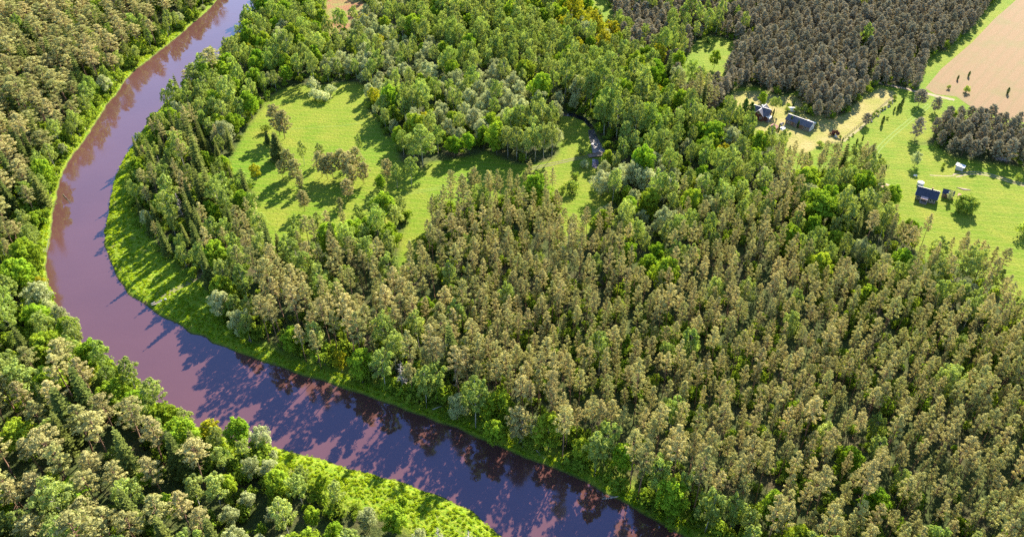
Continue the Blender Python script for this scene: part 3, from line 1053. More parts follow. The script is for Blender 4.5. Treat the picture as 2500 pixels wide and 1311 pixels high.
# ------------------------------------------------------------------ forest plan
MAP = """
qqqPPPPPqq...VVVwwwwBBBBBBBKKKyyyyyyYYYYYYYYYYYY..
qPPPPPPPq...VVVVwwwwwBBBBBBBVKyyyyyyYYYYYYYYYYYY..
PPPPPPPq....VVVVwwwwwwBBBBBVVVVVV.yYYYYYYYYYYY....
PPPPPPB....VVVVVVwwwwWWWWBBBBBVVV..YYYYYYYYYY.....
PPPPPB....VVVVVVwwVVVWWWWWWWBBBVVqq.YYYYYYYY......
PPPPB....VVVVV.....VVVWWWWWWBBBBVVVVVV...YY....YYY
PPPPB...SSSVV......GGGGGVBBB.BBVVVVVVV.......YYYYY
qPBB....SSSSV......VVVGVVBBB..BBVVVVVVqqqq..YYYYYY
qPB....SSSSS......BBBqqqqqqqwwWWWVVVVVMMMM........
qqP....SSSSS......BB.PPPPPPqqwWWBMVVBBqVVVV.......
qPB...SSSSSM.MMMMVV.PPPPPPPPPVVWWqqqqPPVVVMMV.....
PPV....SSSSMMMMMMVVqPPPPPPPPPPPVVqPPPPVVVVMqqq....
GGV....SSSSMMMMMMMqqPPPPPPPPPPqVVPPPPPPqVVVMVqqq..
VWW......SSBMqqqqqqqPPPPPPPPPPPPqPPPPPPPPPPPqqVVqq
VVW.......wBMqqqqqqqPPPPPPPPPPPPPPPPPPPPPPPPPPqVVq
VGGV......wwBqqqqqqqqqPPPPPPPPPPPPPPPPPPPPPPPPPqqq
XXXXX.......BMqqqqqqqqqPPPPPPPPPPPPPPPPPPPPPPPPPPP
XXXXXX.......BMqqqqqqPPPPPPPPPPPPPPPPPPPPPPPPPPPPP
XXXXXXXX........qqqqqqPPPPPPPPPPPPPPPPPPPPPPPPPPPP
XXXXXXXXX..........qqqqPPPPPPPPPPPPPPPPPPPPPPPPPPP
XXXXXXXXXXV..........BqqqqPPPPPPPPPPPPPPPPPPPPPPPP
XXXXXXXXXXVWW..........BVVqqqqqPPPPPPPPPPPqqPPPPPP
XXXXXXXXXXXGWGw...........VVBBMqqqqPPPPqPPPPPPPPPP
XXXXXXXXXXGGWWWGw............BBMqqqqqPPPPqPPPPPPPP
XXXXXXXXXXWWWWWWVww............BVMqqVqqqPPPPqqPPPP
XXXXXXXXXXXWWWGGGVwww............VBVVMqqqqPPPPqqPP
""".strip().split('\n')
MAP = [list(r) for r in MAP]
assert len(MAP) == 26 and all(len(r) == 50 for r in MAP), [len(r) for r in MAP]
for j in range(11):
    for i in range(10):
        if MAP[j][i] in 'Pq':
            MAP[j][i] = 'L'
full = [(i, j) for j in range(26) for i in range(50) if MAP[j][i] != '.']
for j in range(26):
    for i in range(50):
        if MAP[j][i] == '.':
            q = min(full, key=lambda c: (c[0] - i) ** 2 + (c[1] - j) ** 2)
            MAP[j][i] = MAP[q[1]][q[0]].lower() if False else MAP[q[1]][q[0]]
MIX = {
    'L': [('pine', .70), ('spruce', .13), ('birch', .11), ('broadleaf', .06)],
    'P': [('pine', .925), ('birch', .05), ('broadleaf', .025)],
    'q': [('pine', .72), ('birch', .17), ('broadleaf', .08), ('spruce', .03)],
    'M': [('pine', .48), ('birch', .32), ('broadleaf', .12), ('spruce', .08)],
    'X': [('pine', .52), ('birch', .15), ('broadleaf', .18), ('spruce', .11), ('golden', .02), ('willow', .02)],
    'B': [('birch', .72), ('broadleaf', .20), ('willow', .08)],
    'G': [('broadleaf', .80), ('birch', .15), ('golden', .05)],
    'V': [('birch', .46), ('broadleaf', .38), ('willow', .11), ('golden', .03), ('spruce', .02)],
    'W': [('willow', .80), ('birch', .12), ('broadleaf', .08)],
    'w': [('willow', .55), ('birch', .33), ('broadleaf', .09), ('golden', .03)],
    'S': [('spruce', .30), ('birch', .40), ('broadleaf', .18), ('pine', .12)],
    'Y': [('young_pine', .985), ('birch', .015)],
    'y': [('young_pine', .70), ('birch', .30)],
    'K': [('golden', .62), ('broadleaf', .25), ('willow', .13)],
}
HT = {'pine': (18.5, 2.2), 'young_pine': (11.0, 1.2), 'spruce': (18.5, 3.2), 'birch': (16.5, 2.2), 'broadleaf': (13.0, 2.2), 'willow': (11.0, 2.0), 'golden': (11.5, 1.8)}
SPACE = {'pine': 4.15, 'young_pine': 4.5, 'spruce': 4.8, 'birch': 5.2, 'broadleaf': 6.6, 'willow': 5.8, 'golden': 6.2}


def letter(px, py):
    return MAP[int(min(25, max(0, py // 50.5)))][int(min(49, max(0, px // 50)))]


trees = []          # dicts: kind, x, y, z, H, sx, label, group, feature
cell = {}


def put_cell(x, y, r):
    cell.setdefault((int(x // 8), int(y // 8)), []).append((x, y, r))


def clear(x, y, r):
    cx, cy = int(x // 8), int(y // 8)
    for i in (-1, 0, 1):
        for j in (-1, 0, 1):
            for (a, b, q) in cell.get((cx + i, cy + j), ()):
                if (a - x) ** 2 + (b - y) ** 2 < (0.5 * (r + q)) ** 2:
                    return False
    return True


def feat(kind, px, py, H, wide=1.0, label=None, group=None, k=None, lean=None, own=None):
    """a tree or shrub the photograph shows on its own: px, py is where it stands"""
    x, y = unp(px, py)
    p = PROTO[kind]
    k = (random.randrange(10, 13) if kind == 'pine' else random.randrange(len(p))) if k is None else k
    sz = H / p[k % len(p)].H
    wide *= {'pine': 1.05, 'birch': 1.25, 'young_pine': 1.45, 'willow': 1.15, 'spruce': 1.45}.get(kind, 1.0)
    tx, ty = lean or (random.gauss(0, 0.02), random.gauss(0, 0.02))
    trees.append(dict(kind=kind, k=k, x=x, y=y, z=0.0, sx=sz * wide, sz=sz, rz=random.uniform(0, 6.28), tx=tx, ty=ty, label=label, group=group, feat=True, H=H))
    put_cell(x, y, own or max(2.5, p[k % len(p)].R * sz * wide * 1.3))


# ---- single trees of the clearing
MG = 'trees standing in the mown clearing'
feat('spruce', 682, 390, 14.5, 1.35, 'dark green spruce standing alone left of centre in the mown clearing', MG)
feat('pine', 696, 338, 14, 1.25, 'ragged brown pine close behind the dark spruce in the clearing', MG)
feat('pine', 684, 330, 15.5, 1.0, 'taller leaning brown pine behind the dark spruce, farthest back of that clump', MG, lean=(0.03, -0.10))
feat('spruce', 655, 352, 7, 1.0, 'small dark spruce at the left side of the big dark spruce', MG)
feat('shrub', 651, 322, 4.2, 1.0, 'single round green shrub on the open grass left of the ragged pines')
feat('birch', 744, 405, 13, 0.62, 'slim upright birch alone in the middle of the clearing', MG)
feat('birch', 784, 396, 10, 1.0, 'rounded green birch rising behind the middle trio of brown pines', MG)
for i, (px, py, h, tx) in enumerate([(787, 431, 12, 'leftmost brown pine of the middle trio in the clearing'), (800, 438, 11, 'front brown pine of the middle trio in the clearing'),
                                     (814, 436, 12.5, 'rightmost brown pine of the middle trio in the clearing'), (710, 430, 13, 'broad brown pine at the left clump of the clearing, tallest there'),
                                     (727, 450, 12, 'brown pine at the right of the left clump in the clearing'), (737, 470, 8, 'short brown pine at the front of the left clump in the clearing'),
                                     (691, 436, 8.5, 'thin small pine at the left end of the left clump in the clearing'), (840, 430, 13, 'leftmost brown pine of the right clump in the clearing'),
                                     (857, 441, 13.5, 'broad brown pine in the middle of the right clump in the clearing'), (873, 424, 12.5, 'brown pine at the back of the right clump in the clearing'),
                                     (862, 454, 10, 'lower brown pine in front of the right clump in the clearing'), (889, 449, 10.5, 'thin bare-stemmed pine right of the right clump in the clearing'),
                                     (851, 490, 10, 'lone brown pine below the right clump, near the front edge'), (744, 516, 9.5, 'lone small pine with bare trunk at the front edge of the clearing'),
                                     (832, 514, 6, 'low brown pine bush at the front edge of the clearing')]):
    feat('pine', px, py, h, 1.15 if h > 9 else 0.95, tx, MG)
feat('birch', 882, 388, 13, 0.55, 'thin leaning birch at the shaded right edge of the clearing', MG, lean=(0.0, -0.05))
feat('golden', 627, 441, 8.5, 1.0, 'yellow-green small tree at the left edge of the clearing')
feat('birch', 600, 482, 13.5, 1.15, 'full green birch at the lower left corner of the clearing')
feat('broadleaf', 931, 470, 9, 0.75, 'bright green small tree left of the two birches by the clearing mouth')
feat('birch', 971, 463, 13, 0.85, 'shorter of the two birches at the right mouth of the clearing')
feat('pine', 947, 442, 10.5, 1.0, 'small brown pine between the bright green tree and the two birches')
feat('birch', 1005, 458, 15.5, 0.95, 'taller of the two birches at the right mouth of the clearing')
G2 = 'tree island below the clearing'
feat('broadleaf', 941, 553, 16, 1.0, 'big round maple crowning the tree island below the clearing', G2)
feat('birch', 918, 548, 13.5, 1.0, 'birch at the left of the tree island below the clearing', G2)
feat('birch', 968, 566, 12.5, 1.0, 'pale birch at the right of the tree island below the clearing', G2)
feat('broadleaf', 900, 590, 11, 0.9, 'dark green tree at the lower left of the tree island', G2)
feat('broadleaf', 955, 590, 9, 0.9, 'low green tree at the front of the tree island', G2)
for i, (px, py, h, s, tx) in enumerate([(770, 243, 5.5, 1.2, 'front left willow bush of the clump at the top of the clearing'), (792, 247, 5.2, 1.3, 'front willow bush in the middle of the clump at the top of the clearing'),
                                        (808, 232, 5.5, 1.1, 'right willow bush of the clump at the top of the clearing'), (768, 222, 7.0, 0.9, 'tallest willow bush at the back of the clump at the top of the clearing')]):
    feat('pale_shrub', px, py, h, s, tx, 'willow clump at the top of the clearing')
feat('birch', 1033, 408, 20, 1.15, 'tallest birch with a bare grey trunk at the edge left of the birch row')
feat('birch', 1012, 398, 14, 1.2, 'greyish birch leaning on the left side of the tallest birch')
BR = 'white-stemmed birches beside the stream glade'
for i, (px, py, h, s, tx) in enumerate([(1240, 388, 17, 0.85, 'leftmost of the front row of white-stemmed birches'), (1262, 393, 18, 0.8, 'second birch from the left in the front row of white stems'),
                                        (1284, 395, 18, 0.75, 'birch with two pale stems at the middle of the front row'), (1306, 394, 19, 0.85, 'full birch right of the middle of the front row'),
                                        (1326, 391, 19, 0.8, 'second birch from the right in the front row of white stems'), (1347, 385, 18, 0.65, 'rightmost leaning birch at the end of the front row'),
                                        (1250, 348, 18, 0.85, 'leftmost birch of the back row beside the stream glade'), (1274, 346, 20, 0.85, 'tall birch near the left of the back row'),
                                        (1298, 344, 20, 0.8, 'tall birch at the middle of the back row'), (1322, 342, 21, 0.8, 'tallest pointed birch of the back row'),
                                        (1345, 336, 19, 0.75, 'rightmost birch of the back row, right above the stream bend')]):
    feat('birch', px, py, h, s, tx, BR)
feat('birch', 1459, 305, 16.5, 0.62, 'lone pale birch with a long bare trunk right of the stream bend')
feat('willow', 1469, 478, 12.5, 1.05, 'big silvery willow by the pool below the bridge track')
feat('willow', 1474, 440, 10, 0.75, 'smaller silvery willow just behind the big one by the pool')
feat('shrub', 1398, 470, 6, 0.95, 'dark round bush left of the big silvery willow')
feat('shrub', 1373, 469, 3.4, 0.9, 'small dark bush left of the dark round bush')
feat('shrub', 1405, 435, 3.2, 1.0, 'small bush in the grass below the bridge track')
feat('pale_shrub', 1425, 408, 3.4, 1.2, 'pale spreading bush under the bridge track')
feat('shrub', 1417, 377, 3.2, 1.0, 'low bush just above the bridge track')
feat('willow', 1531, 350, 9, 0.55, 'whitish slender willow at the right rim of the stream glade')
feat('willow', 1588, 435, 13, 1.05, 'broad silvery willow, upper of the pair right of the pool')
feat('willow', 1580, 480, 13, 1.05, 'broad silvery willow, lower of the pair right of the pool')
# ---- glade above the homestead
feat('broadleaf', 1650, 181, 13.5, 1.05, 'dark round tree at the left rim of the upper glade')
feat('golden', 1606, 168, 15, 0.9, 'glowing yellow-green tree left of the upper glade')
feat('broadleaf', 1743, 167, 11, 0.85, 'single round tree with its shadow in the middle of the upper glade')
feat('shrub', 1728, 105, 3.5, 1.0, 'small bush at the upper end of the upper glade')
feat('birch', 1740, 80, 12, 0.7, 'slim birch at the top of the upper glade')
# ---- homestead
feat('broadleaf', 1858, 259, 7.5, 0.95, 'bright round tree behind the cross-gabled house')
feat('birch', 1884, 272, 8, 0.9, 'pale young birch at the right shoulder of the cross-gabled house')
feat('birch', 1895, 276, 9, 0.8, 'greyish young birch farther right of the cross-gabled house')
feat('thuja', 1812, 302, 13, 1.2, 'tall dark green oval tree just left of the cross-gabled house')
feat('thuja', 1829, 304, 11.5, 1.3, 'broader dark green oval tree touching the cross-gabled house')
feat('thuja', 1799, 300, 9, 1.3, 'lower dark oval tree left of the two tall ones by the house')
feat('thuja', 1899, 326, 4.6, 0.95, 'left slim column conifer beside the white canopy')
feat('thuja', 1915, 331, 4.0, 0.95, 'right slim column conifer beside the white canopy')
feat('thuja', 1930, 304, 4.4, 1.1, 'left slim column conifer in front of the long barn')
feat('thuja', 1947, 313, 4.2, 1.1, 'right slim column conifer in front of the long barn')
feat('thuja', 1936, 260, 4.2, 0.8, 'slim column conifer behind the white greenhouse')
feat('shrub', 1921, 272, 2.6, 0.9, 'dark bush at the left end of the white greenhouse')
feat('shrub', 1944, 275, 3.2, 0.85, 'green bush at the right end of the white greenhouse')
feat('shrub', 1924, 262, 2.4, 1.1, 'low dark bush behind the white greenhouse')
feat('birch', 1962, 283, 6.5, 0.85, 'small pale birch behind the long barn')
feat('shrub', 1992, 310, 2.0, 0.9, 'little green bush at the right end of the long barn')
feat('thuja', 1886, 286, 4.5, 0.8, 'thin dark conifer at the front right corner of the cross-gabled house')
feat('golden', 1832, 312, 5.5, 0.8, 'yellowish shrub tree in front of the cross-gabled house')
feat('shrub', 1870, 342, 5, 0.8, 'tall green bush left of the small brown hut')
feat('golden', 1851, 356, 7.5, 0.95, 'bright yellow tree below the small brown hut')
feat('red_shrub', 2038, 331, 2.6, 1.1, 'dark red-leaved ring of bushes on the yellow lawn')
feat('shrub', 2051, 338, 1.8, 0.8, 'small dark bush right of the red-leaved bushes')
feat('thuja', 2057, 345, 1.8, 1.3, 'tiny green conifer at the corner of the yellow lawn')
feat('shrub', 2001, 357, 2.6, 1.2, 'dark bush at the left end of the rail fence')
feat('young_pine', 2113, 306, 6.2, 1.0, 'round brownish pine standing on the strip between lawn and pasture')
# strip of shrubs along the yard track
for i, (px, py, h) in enumerate([(2128, 290, 2.0), (2132, 284, 2.2), (2140, 279, 2.4), (2153, 270, 1.8), (2160, 266, 1.6), (2172, 256, 2.2), (2184, 243, 2.6), (2082, 332, 1.4), (2072, 340, 1.4)]):
    feat('shrub', px, py, h, 0.8, ['low bush along the yard track, %s' % s for s in
         ('right behind the round brownish pine', 'second past the round brownish pine', 'third past the round brownish pine', 'at the middle of the track', 'just past the middle of the track',
          'near the far end of the track', 'at the far end of the track under the pines', 'short of the round brownish pine', 'nearest the rail fence')][i], 'bushes along the yard track', own=1.0)
feat('young_pine', 2242, 258, 8.5, 1.15, 'bushy dark pine at the top of the pasture by the dirt track')
feat('thuja', 2258, 241, 3.4, 1.3, 'small dark conifer right of the bushy dark pine')
feat('young_pine', 2281, 274, 8, 0.85, 'thinner pine on the pasture right of the bushy dark pine')
feat('thuja', 2192, 270, 4.0, 1.5, 'left of two dark conifers touching on the upper pasture')
feat('thuja', 2200, 262, 5.0, 1.3, 'right, taller of two dark conifers touching on the upper pasture')
feat('thuja', 2182, 273, 2.8, 1.3, 'very small conifer left of the touching pair on the pasture')
feat('thuja', 2153, 305, 4.6, 1.2, 'lone dark conifer halfway down the pasture')
feat('shrub', 2166, 291, 1.4, 0.9, 'tiny bush on the pasture above the lone dark conifer')
feat('thuja', 2105, 344, 2.8, 1.2, 'small dark conifer near the lower end of the pasture strip')
feat('thuja', 2091, 352, 2.8, 1.4, 'small bushy conifer lowest on the pasture strip')
feat('shrub', 2151, 403, 3.6, 0.85, 'dark round bush at the lower hedge corner of the pasture')
feat('thuja', 2159, 420, 3.4, 1.3, 'upper of three dark garden conifers by the hedge corner')
feat('thuja', 2150, 430, 3.2, 1.3, 'middle of three dark garden conifers by the hedge corner')
feat('shrub', 2143, 437, 2.2, 1.1, 'lowest dark bush of the garden row by the hedge corner')
for i, (px, py, h, tx) in enumerate([(2337, 196, 2.8, 'dark bush on the ploughed field, left of the highest one'), (2364, 188, 3.2, 'highest dark bush on the ploughed field'),
                                     (2315, 218, 2.4, 'small green bush at the lower left corner of the ploughed field'), (2357, 226, 4, 'large green bush where field and pine stand meet'),
                                     (2459, 230, 3.6, 'dark bush alone at the right of the ploughed field')]):
    feat('thuja' if i != 2 and i != 3 else 'shrub', px, py, h, 1.5 if i != 2 and i != 3 else 0.8, tx, 'bushes on the ploughed field')
feat('willow', 2232, 406, 7.5, 0.85, 'airy pale fruit tree with its dark shadow on the lawn')
feat('globe', 2355, 515, 6.8, 1.15, 'large globe-shaped green bush below the farm hut')
feat('willow', 2315, 491, 5.0, 0.65, 'pale small tree in front of the dark-roofed ruin')
feat('shrub', 2303, 408, 2.4, 0.6, 'thin bush left of the white-roofed shed')
feat('shrub', 2300, 414, 1.8, 0.6, 'tiny bush below the thin bush left of the white-roofed shed')
feat('golden', 2471, 396, 5.2, 0.85, 'yellowish small tree at the foot of the field pine stand')
feat('shrub', 2485, 440, 3.2, 0.8, 'dark bush beside the farm track at the right edge')
feat('shrub', 2499, 576, 7, 0.9, 'dark bush cut by the right edge of the photo')
feat('broadleaf', 2163, 512, 12, 1.05, 'large bright broadleaf tree left of the blue-roofed house')
feat('broadleaf', 2106, 486, 8.5, 1.0, 'round green tree beside the brown outhouse')
feat('broadleaf', 1984, 556, 17, 1.45, 'biggest round broadleaf crown in the right half, dome-shaped')
feat('broadleaf', 1962, 486, 15, 1.35, 'wide round broadleaf crown right behind the biggest dome')
feat('birch', 2080, 420, 15, 1.05, 'dense blue-green birch at the end of the pasture track')
feat('broadleaf', 1735, 370, 15, 1.3, 'broad bright crown among the trees below the homestead')
# ---- left bank and river trees
feat('broadleaf', 62, 715, 15, 1.15, 'big bright green maple on the left bank where the river turns')
feat('broadleaf', 108, 810, 12, 1.1, 'bright green maple at the water below the left turn')
feat('willow', 100, 752, 11, 1.15, 'greyish willow between the two bright maples on the left bank')
feat('broadleaf', 1208, 1088, 11.5, 0.85, 'vivid green tree leaning over the water on the right bank', lean=(0.10, 0.02))
feat('golden', 836, 910, 9.5, 0.8, 'yellow-green tree at the foot of the pines by the water')
feat('golden', 1036, 962, 12.5, 0.55, 'slim yellow-green tree right of the grey dead spruce')
feat('dead', 986, 958, 13.5, 1.2, 'bare grey dead spruce with drooping branches on the right bank', k=0)
feat('dead', 446, 532, 12, 1.0, 'grey dead spruce inside the river bend wood', k=1)
feat('dead', 720, 648, 12, 0.9, 'bare grey snag among the mixed trees below the clearing', k=1)
feat('dead', 1275, 1090, 11, 0.8, 'grey dead trunk behind the vivid green leaning tree', k=1)
feat('dead', 1115, 952, 12, 0.7, 'grey dead tree among the pines right of the slim yellow tree', k=0)
feat('dead', 508, 172, 7, 0.9, 'leafless pinkish tree at the water on the inner bank, far up', k=2)
feat('dead', 1146, 1345, 9, 0.85, 'leafless pale tree on the near bank grass, right one', k=2)
feat('dead', 1074, 1340, 9, 0.85, 'leafless pale tree on the near bank grass, left one', k=2)
feat('willow', 545, 772, 11, 0.95, 'pale willow at the foot of the bend wood near the boat')
feat('willow', 592, 818, 11, 0.85, 'greyer willow by the water right of the pale one near the boat')
feat('willow', 365, 560, 9, 0.7, 'pale willow on the river side of the bend wood')
feat('willow', 405, 300, 6, 1.0, 'greyish spreading willow bush on the upper inner bank')
feat('broadleaf', 795, 1206, 8.5, 0.8, 'round bright tree alone at the near bank grass')
feat('broadleaf', 985, 1258, 8, 0.65, 'dark green small tree on the near bank grass')
feat('broadleaf', 570, 1215, 9.5, 0.75, 'round vivid green tree among willows at the bottom, left one')
feat('broadleaf', 690, 1178, 8, 0.7, 'round vivid green tree among willows at the bottom, right one')
feat('broadleaf', 1515, 1160, 13, 0.85, 'bright tall broadleaf above the dark water on the right bank')
feat('broadleaf', 1875, 1285, 14, 0.8, 'bright tall broadleaf near the bottom edge in the pinewood')
feat('pine', 1262, 1082, 15, 1.0, 'tan pine with a bare lower trunk at the water behind the vivid green tree')

# houses keep the trees away
for q, r_ in (((1858, 285), 13), ((1856, 322), 16), ((1842, 330), 12), ((1830, 316), 10), ((1876, 345), 9), ((1950, 303), 16), ((1893, 318), 7), ((2262, 473), 14), ((2342, 410), 8), ((2325, 478), 10), ((1909, 322), 6), ((1932, 269), 6)):
    c = unp(*q)
    put_cell(c[0], c[1], r_)

feature_count = len(trees)
# ---- the woods: variable spacing dart throwing over the ground
NC = 120000
cx_ = RNG.uniform(-420, 430, NC)
cy_ = RNG.uniform(70, 640, NC)
wid = 0.68 * (cy_ * CP + CAMH * SP) + 25
ok = np.abs(cx_) < wid
cx_, cy_ = cx_[ok], cy_[ok]
r_s = sdf(RIVER, cx_, cy_)
bad = r_s < 1.8
for pl in OPEN:
    bad |= inside(pl, cx_, cy_)
for pl in (FIELD, STREAM, RAPIDS, POOL):
    bad |= sdf(pl, cx_, cy_) < 2.0
keep = ~bad
cx_, cy_, r_s = cx_[keep], cy_[keep], r_s[keep]
open_d = np.full(len(cx_), 99.0)
for pl in OPEN:
    open_d = np.minimum(open_d, edge_dist(pl, cx_, cy_))
for x, y, rv, od in zip(cx_, cy_, r_s, open_d):
    px, py, s = proj(x, y, 11.0)
    L = letter(px + random.uniform(-22, 22), py + random.uniform(-22, 22))
    u = random.random()
    kind = MIX[L][-1][0]
    for kk, wgt in MIX[L]:
        if u < wgt:
            kind = kk
            break
        u -= wgt
    if rv < 8 and kind in ('pine', 'spruce') and random.random() < 0.75:
        kind = random.choice(['birch', 'birch', 'birch', 'willow', 'broadleaf'])
    left = px < 560
    sp = SPACE[kind]
    big = 1.0
    if kind == 'pine' and L == 'L':
        sp, big = 6.0, 1.85
    elif kind == 'pine' and L == 'X':
        sp, big = 5.4, 1.50
    elif kind == 'pine' and L in 'Pq' and px >= 1150:
        sp, big = 3.45, 0.80
    elif kind == 'pine' and px < 1150:
        sp, big = 4.0, 0.98
    elif L == 'X':
        sp, big = sp * 0.95, 1.15
    if rv < 12 and px > 560:
        sp *= 0.82
    if not clear(x, y, sp):
        continue
    put_cell(x, y, sp)
    hm, hs = HT[kind]
    H = random.gauss(hm, hs)
    if kind == 'pine' and L in 'PqM':
        H *= 0.92 if rv > 26 else 1.06
    if kind == 'pine' and big > 1.2:
        H *= 0.98
    if rv < 9:
        H *= 1.12 if (px > 560 and py > 700 and L not in 'XWwGV') else 0.82
    if L in 'XWwGV' and py > 1040 and px < 1250 and od < 13:
        H *= 0.72
    elif od < 5:
        H *= 0.9
    if L == 'S' and x < unp(560, 500)[0] and od < 9:
        H *= 0.72
    if L == 'B' and 200 < py < 330 and px > 1280:
        H *= 1.25
    if L == 'w' and py < 260:
        H *= 0.85
    k = random.randrange(10 if kind == 'pine' else len(PROTO[kind]))
    p = PROTO[kind][k]
    sz = H / p.H
    trees.append(dict(kind=kind, k=k, x=x, y=y, z=0.0, sx=sz * big * random.uniform(0.82, 1.1), sz=sz, rz=random.uniform(0, 6.28),
                      tx=random.gauss(0, 0.025), ty=random.gauss(0, 0.025), label=None, group=None, feat=False, H=H, rv=rv, od=od, px=px, py=py))

# ---- waterside shrubs
sh = []
for line, lo, hi, prob, kinds in ((P3(INNER), 40, 53, 0.55, ('shrub', 'pale_shrub')), (P3(OUTER), 2, 27, 0.75, ('shrub', 'shrub', 'pale_shrub')), (P3(OUTER), 27, 36, 0.6, ('pale_shrub', 'shrub')),
                                  (P3(INNER), 1, 12, 0.6, ('pale_shrub', 'shrub'))):
    for i in range(lo, hi):
        a, b = line[i], line[i + 1]
        Ls = np.linalg.norm(b - a)
        nrm = np.array([-(b - a)[1], (b - a)[0]]) / max(Ls, 1e-6)
        for k in range(max(1, int(Ls / 2.6))):
            if random.random() > prob:
                continue
            q = a + (b - a) * random.random() + nrm * random.uniform(-4.5, 4.5)
            sd = float(sdf(RIVER, np.array([q[0]]), np.array([q[1]]))[0])
            if 1.0 < sd < 4.5 and clear(q[0], q[1], 1.8):
                put_cell(q[0], q[1], 1.8)
                kd = random.choice(kinds)
                h = random.uniform(1.5, 3.6)
                pk = random.randrange(3)
                sz = h / PROTO[kd][pk].H
                px, py, s = proj(q[0], q[1], 1)
                sh.append(dict(kind=kd, k=pk, x=q[0], y=q[1], z=-0.2, sx=sz * random.uniform(0.9, 1.3), sz=sz, rz=random.uniform(0, 6.28), tx=0, ty=0, label=None, group=None,
                               feat=False, H=h, rv=sd, od=9, px=px, py=py))
trees += sh


# ------------------------------------------------------------------ who becomes an object of its own
def zone(t):
    px, py, _ = proj(t['x'], t['y'], 0)
    t['bx'], t['by'] = px, py
    # on which side of the river
    if t['x'] < -20 and py < 760 and px < 560 and px < np.interp(py, [0, 140, 250, 345, 470, 600, 760], [530, 360, 260, 200, 140, 112, 150]):
        return 'left bank wood'
    if py > 760 and px < np.interp(py, [760, 870, 1000, 1080, 1200, 1330], [150, 320, 520, 640, 1000, 1260]):
        return 'near bank wood'
    if px < 660 and py < 700:
        return 'river bend wood'
    if py < 420 and px < 1430 and px < 1800:
        return 'wood behind the clearing'
    if px >= 2200 and py < 460 and py > 255:
        return 'pine stand beside the ploughed field'
    if py < 300 and px >= 1500 and t['kind'] in ('young_pine',) or (px > 1760 and py < 295):
        return 'plantation behind the homestead'
    if py < 300:
        return 'wood above the stream'
    if px > 1480 and py < 560:
        return 'wood between stream and homestead'
    return 'pinewood'


ZP = {'left bank wood': 'in the far left bank wood', 'near bank wood': 'in the near bank wood', 'river bend wood': 'in the river bend wood',
      'wood behind the clearing': 'in the wood behind the clearing', 'pine stand beside the ploughed field': 'in the field pine stand',
      'plantation behind the homestead': 'in the homestead plantation', 'wood above the stream': 'in the wood above the stream glade',
      'wood between stream and homestead': 'between stream and homesteads', 'pinewood': 'in the big pinewood'}
LOOK = {'pine': 'tan-green pine', 'young_pine': 'dark dense young pine', 'spruce': 'dark pointed spruce', 'birch': 'soft green birch', 'broadleaf': 'bright round broadleaf tree',
        'willow': 'pale silvery willow', 'golden': 'yellow-green broadleaf tree', 'shrub': 'green waterside bush', 'pale_shrub': 'pale willow bush'}
SHORT = {'globe': 'bush', 'pine': 'pine', 'young_pine': 'young pine', 'spruce': 'spruce', 'birch': 'birch', 'broadleaf': 'broadleaf tree', 'willow': 'willow', 'golden': 'yellow-green tree',
         'shrub': 'bush', 'pale_shrub': 'pale bush', 'dead': 'dead tree', 'thuja': 'conifer', 'red_shrub': 'red bush'}
PL = {'globe': 'bushes', 'pine': 'pines', 'young_pine': 'young pines', 'spruce': 'spruces', 'birch': 'birches', 'broadleaf': 'broadleaf trees', 'willow': 'willows', 'golden': 'yellow-green trees',
      'shrub': 'bushes', 'pale_shrub': 'willow bushes'}
byk = {}
grid2 = {}
for t in trees:
    t['zone'] = zone(t)
    tx_, ty_, s = proj(t['x'], t['y'], t['H'])
    p = PROTO[t['kind']][t['k'] % len(PROTO[t['kind']])]
    mx, my = t['bx'], (t['by'] + ty_) / 2
    tx2, ty2, s2 = proj(t['x'], t['y'], t['H'] * 0.7)
    t['vis'] = (6 < tx2 < 2494) and (6 < ty2 < 1305)
    t['size'] = s2 * p.R * t['sx']
    byk.setdefault(t['kind'], []).append(t)
    grid2.setdefault((int(t['x'] // 8), int(t['y'] // 8)), []).append(t)


def neighbour(t):
    best, bd = None, 6.5
    cx, cy = int(t['x'] // 8), int(t['y'] // 8)
    for i in (-1, 0, 1):
        for j in (-1, 0, 1):
            for q in grid2.get((cx + i, cy + j), ()):
                if q is t or q['kind'] == t['kind'] or q['H'] < 5:
                    continue
                d = math.hypot(q['x'] - t['x'], q['y'] - t['y'])
                if d < bd:
                    best, bd = q, d
    return best


def autolabel(t):
    k = t['kind']
    pm = HT.get(k, (2.5, 0.6))
    size = 'tall ' if t['H'] > pm[0] + 0.7 * pm[1] else ('short ' if t['H'] < pm[0] - 0.7 * pm[1] else '')
    lb = size + LOOK[k] + ' ' + ZP[t['zone']]
    if t.get('rv', 99) < 9:
        lb += ' at the water'
    elif t.get('od', 99) < 6:
        lb += ' at the grass edge'
    n = neighbour(t)
    if n is not None and k not in ('shrub', 'pale_shrub'):
        side = 'left' if n['x'] < t['x'] - 2 else ('right' if n['x'] > t['x'] + 2 else ('back' if n['y'] > t['y'] else 'front'))
        ex = {'left': ', %s at its left', 'right': ', %s at its right', 'back': ', %s behind it', 'front': ', %s before it'}[side] % SHORT[n['kind']]
        if len((lb + ex).split()) <= 16:
            lb += ex
    return lb


